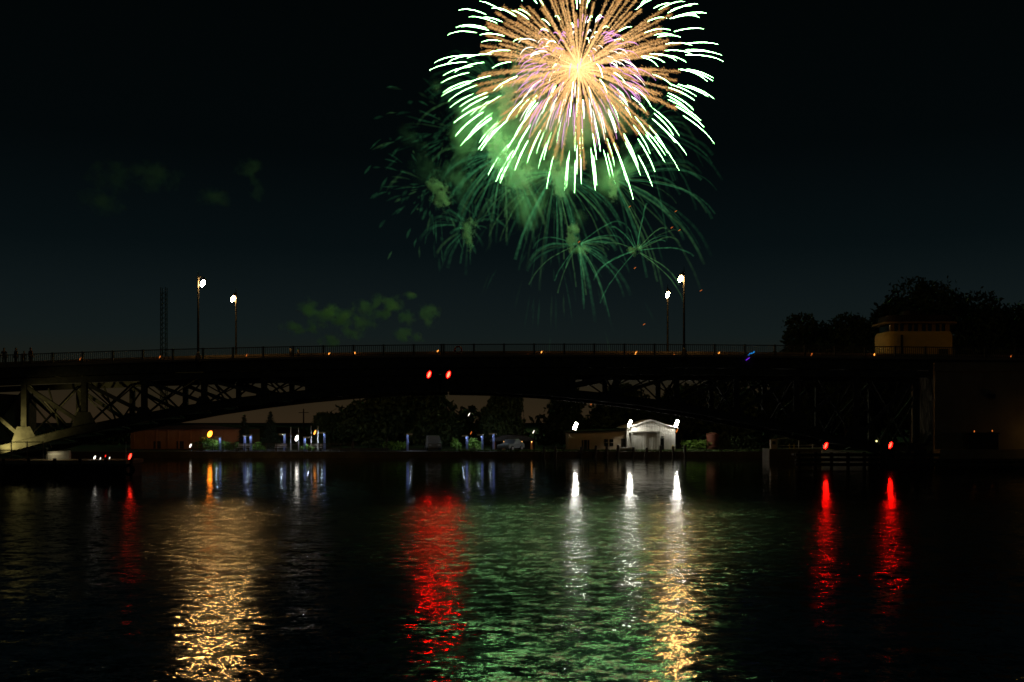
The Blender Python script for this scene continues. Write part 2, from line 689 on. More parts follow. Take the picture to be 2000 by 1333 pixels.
# ------------------------------------------------------------------ bridge
DN, DF = 95.0, 107.0       # near and far truss planes
CEN = 860.0                # pixel of the joint between the two leaves
_px = [-250, 100, 450, 750, 1000, 1150, 1500, 1950, 2350]
_py = [727, 712.5, 701.5, 696.5, 694.3, 694.0, 697.2, 701.3, 705]
_pf = np.polyfit((np.array(_px) - 1000) / 1000, _py, 4)


def deck_py(px):
    return float(np.polyval(_pf, (px - 1000) / 1000))


def deck_z(px):
    return Z(deck_py(px), DN)


_dx = [0, 100, 200, 300, 400, 500, 600, 725, 860, 1000]
_ly = [757, 759, 765, 774, 786, 801, 820, 845, 880, 920]


def chord_py(px):
    return float(np.interp(abs(px - CEN), _dx, _ly))


def chord_z(px):
    return Z(chord_py(px), DN)


bridge = empty('bascule_bridge', (X(CEN, DN), (DN + DF) / 2, 0), 'long dark steel bascule bridge with arched trusses spanning the river', 'bridge')
xs = list(range(-260, 2361, 20))
# deck slab with fascia
mb = MB()
for a_, b_ in zip(xs[:-1], xs[1:]):
    xa, xb, za, zb = X(a_, DN), X(b_, DN), deck_z(a_), deck_z(b_)
    for (y0, y1, zt, zb_) in ((DN - 0.6, DF + 0.6, 0.0, -0.30),):
        vs = [(xa, y0, za + zb_), (xb, y0, zb + zb_), (xb, y1, zb + zb_), (xa, y1, za + zb_),
              (xa, y0, za + zt), (xb, y0, zb + zt), (xb, y1, zb + zt), (xa, y1, za + zt)]
        mb.add(vs, [(0, 3, 2, 1), (4, 5, 6, 7), (0, 1, 5, 4), (2, 3, 7, 6)])
mb.build('deck', M['asphalt'], bridge)


def ribbon(mb, y0, y1, top, bot, p0=-260, p1=2360, zf=deck_z):
    n = max(2, int(abs(p1 - p0) / 20))
    ps = np.linspace(p0, p1, n + 1)
    vs, fs = [], []
    for p in ps:
        x, z = X(p, DN), zf(p)
        vs += [(x, y0, z + bot), (x, y0, z + top), (x, y1, z + top), (x, y1, z + bot)]
    for i in range(n):
        o, q = i * 4, i * 4 + 4
        fs += [(o, q, q + 1, o + 1), (o + 1, q + 1, q + 2, o + 2), (o + 2, q + 2, q + 3, o + 3), (o + 3, q + 3, q, o)]
    fs += [(0, 1, 2, 3), (n * 4 + 3, n * 4 + 2, n * 4 + 1, n * 4)]
    mb.add(vs, fs)


for nm, y0, y1, top, bot, m_ in (
        ('edge_beam', DN - 0.66, DN - 0.604, 0.05, -0.16, 'concrete'),
        ('kerb', DN + 1.9, DN + 2.2, 0.55, -0.05, 'concrete'), ('kerb', DF - 2.2, DF - 1.9, 0.55, -0.05, 'concrete'),
        ('fascia_girder', DN - 0.45, DN - 0.2, -0.302, -1.15, 'steel'), ('fascia_girder', DF + 0.2, DF + 0.45, -0.302, -1.15, 'steel')):
    mb = MB()
    ribbon(mb, y0, y1, top, bot)
    mb.build(nm, M[m_], bridge)
# stringers under the deck
for k in range(5):
    mb = MB()
    y = DN + 2 + k * 2.0
    ribbon(mb, y - 0.12, y + 0.12, -0.302, -0.85)
    mb.build('stringer', M['steel'], bridge)

# trusses: both leaves, near and far
panel = [110, 227, 344, 461, 578, 695, 812, 929, 1046]
for y in (DN, DF):
    for s in (-1, 1):
        mb = MB()     # lower chord, arched
        ribbon(mb, y - 0.32, y + 0.32, 0.34, -0.34, CEN + s * 2, CEN + s * 1000, chord_z)
        mb.build('lower_chord', M['steel'], bridge)
        mb = MB()     # flange plates along the chord, standing proud
        ribbon(mb, y - 0.45, y + 0.45, 0.40, 0.345, CEN + s * 2, CEN + s * 1000, chord_z)
        ribbon(mb, y - 0.45, y + 0.45, -0.345, -0.40, CEN + s * 2, CEN + s * 1000, chord_z)
        mb.build('chord_flange', M['steel'], bridge)
        mb = MB()     # upper chord under the floor beams
        ribbon(mb, y - 0.25, y + 0.25, -1.25, -1.85, CEN + s * 2, CEN + s * 1100)
        mb.build('upper_chord', M['steel'], bridge)
        # deep plate web at the crown
        mb = MB()
        pl = [CEN + s * q for q in range(4, 268, 20)]
        top = [(X(p, DN), deck_z(p) - 1.86) for p in pl]
        bot = [(X(p, DN), chord_z(p) + 0.41) for p in pl]
        mb.poly(top + bot[::-1], y - 0.06, y + 0.06)
        mb.build('web_plate', M['steel'], bridge)
        for i, q in enumerate(panel):
            p = CEN + s * q
            x = X(p, DN)
            zt, zb = deck_z(p) - 1.86, chord_z(p) + 0.41
            if q > 280 and zt - zb > 0.3:
                mb = MB()
                mb.box(x - 0.26, x + 0.26, y - 0.2, y + 0.2, zb, zt)
                o = mb.build('truss_post', M['steel'], bridge)
                mb = MB()
                wv = 1.15 if q > 600 else 0.75
                sl = (chord_z(p + 20) - chord_z(p - 20)) / (X(p + 20, DN) - X(p - 20, DN))
                hh = 1.25 if q > 600 else 0.6
                mb.poly([(x - wv, chord_z(p) + 0.41 - sl * wv), (x + wv, chord_z(p) + 0.41 + sl * wv), (x + wv * 0.55, zb + hh), (x - wv * 0.55, zb + hh)], y - 0.235, y - 0.205)
                mb.build('gusset_plate', M['steel'], o)
            if i + 1 < len(panel) and q > 225:
                p2 = CEN + s * panel[i + 1]
                # diagonal falls from the outer post head to the inner post foot
                a = Vector((X(p2, DN), y, deck_z(p2) - 1.9))
                b2 = Vector((x, y, chord_z(p) + 0.45))
                mb = MB()
                mb.bar(a, b2, 0.34, 0.3)
                mb.build('truss_diagonal', M['steel'], bridge)
# cross frames between near and far truss and lateral bracing
for s in (-1, 1):
    for i, q in enumerate(panel):
        p = CEN + s * q
        x = X(p, DN)
        zt, zb = deck_z(p) - 1.55, chord_z(p)
        mb = MB()
        mb.bar((x, DN, deck_z(p) - 0.9), (x, DF, deck_z(p) - 0.9), 0.3, 0.6, up=(0, 0, 1))
        mb.build('floor_beam', M['steel'], bridge)
        mb = MB()
        mb.bar((x, DN + 0.2, zb), (x, DF - 0.2, zb), 0.25, 0.3, up=(0, 0, 1))
        if q > 280:
            ym = (DN + DF) / 2
            mb.bar((x, DN + 0.2, zb + 0.2), (x, DF - 0.2, zt), 0.16, 0.16)
            mb.bar((x + 0.17, DN + 0.2, zt), (x + 0.17, DF - 0.2, zb + 0.2), 0.16, 0.16)
            # thin hanger members seen between the trusses
            mb.bar((x - 2.8, ym, zt), (x - 0.1, ym, (zt + zb) / 2), 0.12, 0.12)
            mb.bar((x + 2.9, ym, zt), (x + 0.1, ym, (zt + zb) / 2), 0.12, 0.12)
        mb.build('cross_frame', M['steel'], bridge)
        if i + 1 < len(panel):
            p2 = CEN + s * panel[i + 1]
            mb = MB()
            n = 2
            for k in range(n):
                pa, pb = p + (p2 - p) * k / n, p + (p2 - p) * (k + 1) / n
                mb.bar((X(pa, DN), DN + 0.3, chord_z(pa) - 0.1), (X(pb, DN), DF - 0.3, chord_z(pb) - 0.1), 0.14, 0.14)
                mb.bar((X(pb, DN), DN + 0.3, chord_z(pb) + 0.06), (X(pa, DN), DF - 0.3, chord_z(pa) + 0.06), 0.14, 0.14)
                mb.bar((X(pb, DN), DN + 0.2, chord_z(pb)), (X(pb, DN), DF - 0.2, chord_z(pb)), 0.14, 0.2)
            mb.build('lateral_bracing', M['steel'], bridge)
            # secondary sub-struts, lattice of the far face
            mb = MB()
            ym = (DN + DF) / 2
            if q > 225:
                for k in range(1, 4):
                    pa = p + (p2 - p) * k / 4
                    za = deck_z(pa) - 1.86
                    pb = p + (p2 - p) * (0 if k % 2 else 1)
                    mb.bar((X(pa, DN), ym + 2, za), (X(pb, DN), ym + 2, chord_z(pb) + 0.3), 0.15, 0.15)
            if mb.v:
                mb.build('sub_strut', M['steel'], bridge)

# railings on both edges
post_mesh = None
for y, side in ((DN - 0.45, 'near'), (DF + 0.45, 'far')):
    mb = MB()
    ribbon(mb, y - 0.045, y + 0.045, 1.06, 0.98)
    rail = mb.build('railing', M['rail'], bridge)
    mb = MB()
    ribbon(mb, y - 0.03, y + 0.03, 0.17, 0.11)
    mb.build('bottom_rail', M['rail'], rail)
    mbp = MB()
    p = -244.0
    k = 0
    while p < 2350:
        x, z = X(p, DN), deck_z(p)
        if k % 15 == 0:
            q = MB()
            q.box(-0.085, 0.085, -0.08, 0.08, -0.2, 1.03)
            q.box(-0.10, 0.10, -0.095, 0.095, 1.03, 1.09)
            if post_mesh is None:
                o = q.build('rail_post', M['rail'], rail)
                post_mesh = o.data
            else:
                o = bpy.data.objects.new('rail_post', post_mesh)
                C.objects.link(o)
                o.parent = rail
                o.matrix_parent_inverse = rail.matrix_basis.inverted()
            o.location = (x, y, z)
        else:
            mbp.box(x - 0.022, x + 0.022, y - 0.02, y + 0.02, z + 0.14, z + 1.0)
        p += 58.5 / 15
        k += 1
    o = mbp.build('baluster', M['rail'], rail)
    o['kind'] = 'stuff'
# second post at the leaf joint, where the two railings meet
for y in (DN - 0.45,):
    o = bpy.data.objects.new('rail_post', post_mesh)
    C.objects.link(o)
    o.parent = rail
    o.matrix_parent_inverse = rail.matrix_basis.inverted()
    o.location = (X(863, DN), y, deck_z(863))

# piers
mb = MB()
rp = empty('bridge_pier', (X(1990, DN), 100, 0), 'tall tan concrete bridge pier at the right river bank', 'bridge pier')
x0, x1 = X(1826, 94), X(2500, 94)
zt = deck_z(2000) - 0.35
mb.box(x0, x1, 94, 98, -1, zt)
mb.box(X(1905, 94), x1, 98, 109, -1, zt)
mb.build('wall', M['wallconc'], rp)
mb = MB()
mb.box(x0 - 0.15, x1, 93.8, 93.995, zt - 0.85, zt - 0.25)
mb.build('cornice', M['wallconc'], rp)
mb = MB()
mb.box(x0 - 0.1, x1, 92.6, 93.995, 0.9, 1.75)
mb.build('ledge', M['wallconc'], rp)
mb = MB()
mb.box(X(1891, 93), X(1949, 93), 92.9, 93.99, 1.755, 3.2)
mb.box(X(1889, 93), X(1951, 93), 92.8, 93.99, 3.2, 3.32)
mb.build('door_housing', M['black'], rp)
for px, py in ((1903, 843), (1938, 842)):
    mb = MB()
    c = P(px, py, 93)
    mb.bar((c.x, 94, c.z - 0.25), (c.x, c.y, c.z), 0.05, 0.05)
    lamp = mb.build('wall_lamp', M['black'], rp)
    mb = MB()
    mb.ball((c.x, c.y, c.z), (0.045, 0.08))
    mb.build('bulb', G['amberdim'], lamp)
# joints between concrete lifts and a small bracket on the wall
mb = MB()
c = P(1935, 775, 94)
mb.box(c.x - 0.3, c.x + 0.3, 93.7, 93.99, c.z - 0.2, c.z + 0.25)
mb.build('junction_box', M['black'], rp)
mb = MB()
mb.box(X(1690, DN), x0 - 0.2, 94.2, 108.5, -1, Z(886, DN))
mb.build('bearing_shelf', M['wallconc'], rp)
# timber fender in front of the right pier
rf = empty('timber_fender', (X(1650, 96), 96, 0), 'black timber fender with boards in front of the right bridge pier', 'fender')
for i in range(14):
    mb = MB()
    px = 1560 + i * 32
    x = X(px, 93)
    mb.tube([(x, 93, -1), (x, 93, 1.55 + random.uniform(-0.06, 0.06))], 0.17, 8)
    mb.build('pile', M['timber'], rf)
for z in (0.35, 0.8, 1.25):
    mb = MB()
    mb.box(X(1552, 93), X(1992, 93), 92.62, 92.82, z - 0.14, z + 0.14)
    mb.build('board', M['timber'], rf)
mb = MB()
mb.box(X(1552, 93), X(1700, 93), 93.2, 94.1, 1.2, 1.38)
mb.build('walkway', M['timber'], rf)

lp_ = empty('bridge_pier', (X(-60, DN), 100, 0), 'dark concrete bridge pier at the left edge behind the dock', 'bridge pier')
mb = MB()
mb.box(X(-500, DN), X(-14, DN), 91.6, 109, -1, Z(900, DN))  # front carried forward as a stand for the assumed floodlight
mb.build('footing', M['timber'], lp_)
mb = MB()
mb.box(X(-500, DN), X(-75, DN), 98, 109, Z(900, DN), deck_z(-100) - 2.2)
mb.build('wall', M['timber'], lp_)
# dark abutment wall behind the left trusses
mb = MB()
mb.box(X(-500, 112), X(38, 112), 112, 116, -1, deck_z(-100) - 2.6)
mb.build('abutment', M['timber'], lp_)

# ------------------------------------------------------------------ bridge street lamps


def street_lamp(px_pole, d, px_lens, py_lens, label, far=False, top_py=None, group='street lamps on the bridge'):
    zb = deck_z(px_pole if not far else CX + (px_pole - CX) * d / DN)
    x = X(px_pole, d)
    L = P(px_lens, py_lens, d - 0.15)
    r = empty('street_lamp', (x, d, zb), label, 'street lamp', group)
    ztop = L.z + 0.55
    mb = MB()
    mb.lathe([(0.30, -0.6), (0.30, 0.0), (0.26, 0.1), (0.20, 0.5), (0.15, 0.6), (0.13, 0.7)], (x, d, zb), 10)
    mb.build('pole_base', M['black'], r)
    mb = MB()
    mb.tube([(x, d, zb + 0.7), (x, d, ztop)], [0.12, 0.075], 8)
    mb.lathe([(0.11, 0), (0.11, 0.08), (0.05, 0.16), (0.03, 0.42), (0.0, 0.7)], (x, d, ztop), 8)
    mb.build('pole', M['black'], r)
    mb = MB()
    mid = Vector(((x + L.x) / 2, d - 0.08, L.z + 0.72))
    mb.tube([(x, d, L.z - 0.35), (x + (L.x - x) * 0.15, d - 0.05, L.z + 0.45), mid, (L.x + 0.09, L.y, L.z + 0.5)], 0.035, 6)
    mb.build('arm', M['black'], r)
    ax = Vector((0.42, 0.0, 1)).normalized()
    mb = MB()
    c = L + ax * 0.34
    mb.lathe([(0.25, 0.0), (0.22, 0.1), (0.12, 0.22), (0.05, 0.27)], c, 10)
    mb.build('hood', M['black'], r)
    mb = MB()
    mb.ball(L, (0.18, 0.34), ax, 12, 8)
    mb.build('lens', G['street'], r)
    return r


street_lamp(387, DN - 0.5, 396, 554, 'tall street lamp nearest the lattice mast, on the near railing of the left leaf')
street_lamp(461, DF + 0.5, 455, 584, 'shorter looking street lamp on the far railing of the left leaf', True)
street_lamp(1336, DN - 0.5, 1329, 545, 'tall street lamp on the near railing of the right leaf')
street_lamp(1304, DF + 0.5, 1304, 576, 'street lamp on the far railing of the right leaf', True)
# unseen low lamp past the right edge, inferred from the light on the control house
L4 = P(2062, 672, 102)
r = empty('street_lamp', (L4.x, 102, deck_z(2070)), 'unseen low sodium street lamp beside the road beyond the control house', 'street lamp', 'street lamps on the bridge')
mb = MB()
mb.tube([(L4.x + 0.4, 102, deck_z(2070) - 0.1), (L4.x + 0.4, 102, L4.z + 0.4)], [0.13, 0.08], 8)
mb.build('pole', M['black'], r)
mb = MB()
mb.ball(L4, (0.2, 0.3))
mb.build('lens', glow('unseen_lamp_glow', (1.0, 0.48, 0.06), 30), r)

# red signal lights in the middle of the span and on the fenders


def signal(px, py, d, label, m_, r_=(0.115, 0.30), cat='signal light', group='red navigation lights', back=True):
    c = P(px, py, d)
    r = empty('signal_light', c, label, cat, group)
    mb = MB()
    # open fronted cup round the lens
    ax = Vector((0.38, 0, 1)).normalized()
    ux = Vector((ax.z, 0, -ax.x))
    n = 16
    vs = []
    for (kk, yy) in ((1.75, -0.10), (1.75, 0.28), (2.05, 0.28), (2.05, -0.12)):
        for j in range(n):
            a = 2 * math.pi * j / n
            q = c + ux * (math.cos(a) * r_[0] * kk) + ax * (math.sin(a) * (r_[1] + r_[0] * (kk - 1)))
            vs.append((q.x, d + yy, q.z))
    fs = [(k2 * n + j, k2 * n + (j + 1) % n, ((k2 + 1) % 4) * n + (j + 1) % n, ((k2 + 1) % 4) * n + j) for k2 in range(4) for j in range(n)]
    fs.append(tuple(n + j for j in range(n)))
    mb.add(vs, fs)
    mb.build('housing', M['black'], r)
    mb = MB()
    mb.ball(c, r_, (0.38, 0, 1), 10, 6)
    mb.build('lens', G[m_], r)
    return r


signal(838, 732, DN - 0.75, 'red signal light hung mid span, left one of the close pair', 'red')
signal(876, 732, DN - 0.75, 'red signal light hung mid span, right one of the close pair', 'red')
signal(1613, 871, 92.4, 'red fender light beside the lit yellow posts and fence', 'redlow', (0.10, 0.29))
signal(1739, 870, 92.4, 'red fender light low in front of the foot of the right trusses', 'redlow', (0.10, 0.29))

# ------------------------------------------------------------------ left dock
DD = 77.0
dock = empty('dock', (X(100, DD), DD + 4, 0), 'low dark dock with concrete top and tyre fenders at the left', 'dock')
x0, x1 = -70, X(258, DD)
mb = MB()
mb.box(x0, x1 - 0.6, DD + 0.3, DD + 3.6, -1, 1.05)
mb.build('quay_wall', M['stonewall'], dock)
mb = MB()
mb.box(x0, x1 - 0.5, DD + 0.1, DD + 3.7, 1.052, 1.34)
mb.build('coping', M['concrete'], dock)
for i in range(9):
    px = 20 + i * 29
    mb = MB()
    x = X(px, DD)
    cc = Vector((x, DD + 0.02, 0.62))
    n = 14
    ring = [cc + Vector((0.36 * math.cos(a), -0.02, 0.36 * math.sin(a))) for a in np.linspace(0, 2 * math.pi, n + 1)]
    mb.tube(ring, 0.13, 7, cap=False)
    mb.build('tyre_fender', M['rubber'], dock)
for i in range(6):
    x = X(5 + i * 50, DD)
    mb = MB()
    mb.tube([(x, DD + 0.15, -1), (x, DD + 0.15, 1.5)], 0.13, 8)
    mb.build('pile', M['timber'], dock)
signal(254, 892, DD - 0.1, 'small red light on the end of the dock', 'redsmall', (0.08, 0.24))
# dock railing under the lit chord
dr = empty('dock_railing', (X(50, DD + 3), DD + 3, 1.34), 'plain pipe railing on the dock beneath the lit arch', 'railing')
for px in (-8, 22, 53, 84):
    x = X(px, DD + 3)
    mb = MB()
    mb.tube([(x, DD + 3, 1.342), (x, DD + 3, 2.75)], 0.045, 6)
    mb.build('post', M['rail'], dr)
for z in (2.05, 2.7):
    mb = MB()
    mb.tube([(X(-30, DD + 3), DD + 3, z), (X(84, DD + 3), DD + 3, z)], 0.04, 6)
    mb.build('rail', M['rail'], dr)
# white skiff lying upside on the dock: seen as a pale lit panel with planks
sk = empty('white_skiff', (X(115, DD + 2.4), DD + 2.4, 1.34), 'upturned white boat lying lit on the dock under the arch', 'boat')
cx_, cy_ = X(116, DD + 2.4), DD + 2.4
mb = MB()
sec = []
for i in range(9):
    u = i / 8
    wd = 0.62 * math.sin(math.pi * (0.12 + 0.76 * u) ** 0.8)
    hh = 0.62 + 0.1 * u
    xx = cx_ - 0.9 + 1.75 * u
    sec.append([(xx, cy_ - wd, 1.345), (xx, cy_ - wd * 0.92, 1.345 + hh * 0.6), (xx, cy_ - wd * 0.4, 1.345 + hh * 0.95), (xx, cy_, 1.345 + hh),
                (xx, cy_ + wd * 0.4, 1.345 + hh * 0.95), (xx, cy_ + wd * 0.92, 1.345 + hh * 0.6), (xx, cy_ + wd, 1.345)])
vs = [p for s_ in sec for p in s_]
fs = []
for i in range(8):
    for k in range(6):
        fs.append((i * 7 + k, i * 7 + k + 1, (i + 1) * 7 + k + 1, (i + 1) * 7 + k))
fs += [tuple(range(7)), tuple(8 * 7 + k for k in range(6, -1, -1))]
mb.add(vs, fs)
mb.build('hull', M['white'], sk)
mb = MB()
mb.bar((cx_ - 0.92, cy_, 2.0), (cx_ + 0.9, cy_, 2.1), 0.05, 0.08)
mb.build('keel', M['timber'], sk)

# unseen floodlight assumed from the light on the left trusses, beam aimed up
FL = P(-34, 884, 92.4)
fl = empty('assumed_floodlight', (FL.x, FL.y, Z(900, DN)), 'assumed unseen ground floodlight on the pier foot aimed up at the trusses', 'floodlight')
mb = MB()
mb.box(FL.x - 0.3, FL.x + 0.25, FL.y - 0.3, FL.y - 0.15, Z(900, DN) + 0.002, FL.z + 0.2)
mb.build('housing', M['black'], fl)
ld = bpy.data.lights.new('assumed_flood_beam', 'SPOT')
ld.energy = 1500
ld.color = (1.0, 0.80, 0.30)
ld.spot_size = math.radians(78)
ld.spot_blend = 1.0
ld.shadow_soft_size = 0.15
lo = bpy.data.objects.new('assumed_flood_beam', ld)
C.objects.link(lo)
lo.location = FL
aim = Vector((X(44, DN), DN + 0.3, Z(846, DN))) - lo.location
lo.rotation_euler = aim.to_track_quat('-Z', 'Y').to_euler()
lo.parent = fl
lo.matrix_parent_inverse = fl.matrix_world.inverted()
# shaded lamp added to brighten the white boat
c = P(97, 872, DD + 1.2)
wl_ = empty('boat_fill_lamp', (c.x - 0.2, c.y, 1.34), 'added shaded lamp on a bent pole lighting the white boat', 'fill lamp')
mb = MB()
mb.tube([(c.x - 0.2, c.y, 1.342), (c.x - 0.2, c.y, c.z + 0.25), (c.x, c.y, c.z + 0.22)], 0.03, 6)
mb.build('pole', M['black'], wl_)
mb = MB()
mb.lathe([(0.2, -0.09), (0.19, -0.06), (0.06, 0.12), (0.03, 0.2)], c, 10)
mb.f = [f_ for f_ in mb.f if len(f_) == 4]
mb.mi, mb.sm = mb.mi[:len(mb.f)], mb.sm[:len(mb.f)]
mb.build('shade', M['black'], wl_)
mb = MB()
mb.ball(c, (0.05, 0.06), n=8, m=5)
mb.build('bulb', glow('boat_fill_glow', (1.0, 0.85, 0.5), 160), wl_)
# lamp on a post over the dock end
fp = empty('dock_lamp', (X(246, DD + 1), DD + 1, 1.34), 'thin post with a small lamp near the dock end', 'lamp post')
xx = X(246, DD + 1)
mb = MB()
mb.tube([(xx, DD + 1, 1.342), (xx, DD + 1, 2.75)], 0.03, 6)
mb.build('post', M['white'], fp)
for px, py, m_, lab in ((185, 894, 'white', 'bright white lantern standing on the middle of the dock'),
                        (196, 896, 'whitesmall', 'dim cream lantern right beside the bright white lantern'),
                        (206, 891, 'reddim', 'small red lamp on the dock between lanterns and post'),
                        (214, 895, 'whitesmall', 'faint bluish lantern right of the small red dock lamp')):
    c = P(px, py, DD + 1.6)
    r = empty('lantern', (c.x, c.y, 1.34), lab, 'lantern', 'small lights on the dock')
    mb = MB()
    mb.tube([(c.x, c.y, 1.342), (c.x, c.y, c.z - 0.1)], 0.05, 6)
    mb.lathe([(0.09, 0.12), (0.1, 0.16), (0.02, 0.24)], c, 8)
    mb.build('stand', M['black'], r)
    mb = MB()
    mb.ball(c, (0.035, 0.09) if m_ != 'white' else (0.06, 0.16), (0.4, 0, 1), 8, 6)
    mb.build('globe', G[m_], r)

# ------------------------------------------------------------------ trees


def leaf_cloud(lobes, n, size, hang=0.0, seed=0):
    """Leaf-sized faces spread through the lobes: (centre, radii)."""
    g = np.random.default_rng(seed)
    ws = np.array([r[0] * r[2] * r[1] for c, r in lobes]) ** (2 / 3)
    idx = g.choice(len(lobes), n, p=ws / ws.sum())
    cs = np.array([c for c, r in lobes])[idx]
    rs = np.array([r for c, r in lobes])[idx]
    d = g.normal(size=(n, 3))
    d /= np.linalg.norm(d, axis=1)[:, None]
    rad = g.uniform(0.35, 1.0, n) ** 0.5 * (1 + 0.12 * g.normal(size=n))
    pos = cs + d * rs * rad[:, None]
    a = g.normal(size=(n, 3))
    a /= np.linalg.norm(a, axis=1)[:, None]
    a[:, 2] -= hang
    a /= np.linalg.norm(a, axis=1)[:, None]
    bvec = np.cross(a, g.normal(size=(n, 3)))
    bvec /= np.linalg.norm(bvec, axis=1)[:, None]
    s = size * g.uniform(0.6, 1.4, n)[:, None]
    l_ = 1.0 + hang
    v = np.stack([pos - a * s * l_, pos + bvec * s * 0.55, pos + a * s * l_, pos - bvec * s * 0.55], axis=1).reshape(-1, 3)
    f = np.arange(4 * n).reshape(-1, 4)
    return v, f


def tree(name, px, d, py_top, wpx, label, kind='round', n=2600, zbase=0.75, seed=1, group=None, lean=0.0):
    g = np.random.default_rng(seed)
    x = X(px, d)
    ztop = Z(py_top, d)
    hgt = ztop - zbase
    rad = wpx * d / F / 2
    r = empty(name, (x, d, zbase), label, 'tree', group)
    mb = MB()
    tr = max(0.12, hgt * 0.022)
    if kind == 'conifer':
        mb.tube([(x, d, zbase - 0.1), (x, d, ztop - 0.3)], [tr, 0.03], 7)
        mb.build('trunk', M['bark'], r)
        vs, fs = [], []
        tiers = 15
        for i in range(tiers):
            u = i / tiers
            z = zbase + hgt * (0.08 + 0.9 * u)
            rr = rad * (1 - u) ** 0.85 * g.uniform(0.8, 1.12) + 0.12
            for k in range(int(16 + 20 * (1 - u))):
                a = g.uniform(0, 2 * math.pi)
                L_ = rr * g.uniform(0.65, 1.1)
                dirv = np.array([math.cos(a), math.sin(a), -0.28])
                pr = np.array([-math.sin(a), math.cos(a), 0])
                base = np.array([x, d, z + g.uniform(-0.15, 0.15)])
                for q in range(3):
                    p0 = base + dirv * L_ * (0.1 + 0.3 * q)
                    p1 = base + dirv * L_ * (0.42 + 0.3 * q)
                    wv = 0.2 * (1.3 - 0.3 * q) * (0.4 + 0.6 * (1 - u))
                    o = len(vs)
                    vs += [p0 - pr * wv * 0.4, (p0 + p1) / 2 - pr * wv + np.array([0, 0, -0.12]), p1, (p0 + p1) / 2 + pr * wv + np.array([0, 0, -0.12])]
                    fs.append((o, o + 1, o + 2, o + 3))
        np_mesh('crown', vs, fs, M['needle'], r)
        return r
    # limbs
    mb.tube([(x, d, zbase - 0.1), (x + lean * 0.3, d, zbase + hgt * 0.2), (x + lean, d, zbase + hgt * 0.45), (x + lean * 1.2, d, zbase + hgt * 0.75)], [tr * 1.3, tr, tr * 0.7, tr * 0.25], 8)
    lobes = []
    nl = 20 if kind != 'bush' else 8
    for i in range(nl):
        a = g.uniform(0, 2 * math.pi)
        u = g.uniform(0.16, 0.9) if kind != 'bush' else g.uniform(0.1, 0.75)
        spread = rad * (0.75 if u < 0.7 else 0.45)
        c = np.array([x + lean + math.cos(a) * spread * g.uniform(0.3, 1), d + math.sin(a) * spread * 0.7 * g.uniform(0.3, 1), zbase + hgt * u])
        lr = rad * g.uniform(0.28, 0.5)
        lobes.append((c, np.array([lr, lr, min(lr * g.uniform(0.7, 1.1), hgt * 0.2)])))
        if kind != 'bush':
            mb.tube([(x + lean * 0.5, d, zbase + hgt * 0.3), ((x + lean + c[0]) / 2, (d + c[1]) / 2, zbase + hgt * (0.3 + u) / 2 + 0.3), tuple(c)], [tr * 0.45, tr * 0.28, 0.03], 5)
    lobes.append((np.array([x + lean, d, ztop - rad * 0.3]), np.array([rad * 0.42, rad * 0.42, rad * 0.3])))
    mb.build('trunk', M['bark'], r)
    if kind == 'willow':
        v, f = leaf_cloud(lobes, n // 2, 0.22, 0.8, seed)
        vs, fs = [v], [f]
        sv, sf = [], []
        for k in range(n // 7):
            c, lr = lobes[g.integers(len(lobes))]
            a = g.uniform(0, 2 * math.pi)
            p = c + lr * np.array([math.cos(a), math.sin(a), g.uniform(-0.6, 0.3)]) * 0.95
            L_ = hgt * g.uniform(0.12, 0.42)
            sw = g.normal(0, 0.25, 2)
            for q in range(6):
                u0, u1 = q / 6, (q + 1.25) / 6
                p0 = p + np.array([sw[0] * u0, sw[1] * u0, -L_ * u0])
                p1 = p + np.array([sw[0] * u1, sw[1] * u1, -L_ * u1])
                if p1[2] < zbase + 0.6:
                    break
                pr = np.array([math.cos(a + q), math.sin(a + q), 0]) * 0.13
                o = len(sv)
                sv += [p0, (p0 + p1) / 2 + pr, p1, (p0 + p1) / 2 - pr]
                sf.append((o, o + 1, o + 2, o + 3))
        V = np.concatenate([v, np.array(sv)])
        Fc = np.concatenate([f, np.array(sf) + len(v)])
        np_mesh('crown', V, Fc, M['leaf'], r)
    else:
        v, f = leaf_cloud(lobes, int(n * 1.5), 0.30 if kind != 'bush' else 0.18, 0.15, seed)
        np_mesh('crown', v, f, M['leaf'], r)
    return r


TG = 'trees on the far bank'
tree('spruce_tree', 477, 132, 806, 44, 'left one of the two pointed spruces behind the path lamps', 'conifer', seed=3, group=TG)
tree('spruce_tree', 528, 131, 799, 62, 'broader right one of the two pointed spruces behind path lamps', 'conifer', seed=4, group=TG)
tree('broadleaf_tree', 640, 140, 812, 70, 'low round tree at left end of the dark tree belt', 'round', 2000, seed=5, group=TG)
tree('broadleaf_tree', 690, 138, 790, 95, 'stepped tree left of the tall dark trees under the span', 'round', 2800, seed=6, group=TG)
tree('broadleaf_tree', 755, 136, 760, 130, 'tall dense tree below and left of the red signal pair', 'round', 4200, seed=7, group=TG)
tree('broadleaf_tree', 845, 137, 752, 140, 'tall dense tree directly below the red signal pair', 'round', 4800, seed=8, group=TG)
tree('willow_tree', 985, 134, 755, 92, 'weeping willow with hanging strands between the gaps of brown sky', 'willow', 5200, seed=9, group=TG)
tree('broadleaf_tree', 1110, 142, 756, 120, 'dark tree right of the sky gap and behind the low wing', 'round', 4200, seed=10, group=TG)
tree('broadleaf_tree', 1210, 144, 752, 150, 'wide dark tree rising behind the white gabled shed', 'round', 4800, seed=11, group=TG)
tree('broadleaf_tree', 1330, 143, 760, 150, 'dark tree right behind the bright gable end', 'round', 4600, seed=12, group=TG)
tree('broadleaf_tree', 1440, 140, 770, 130, 'dark tree between the shed and the rusty tank', 'round', 3800, seed=13, group=TG)
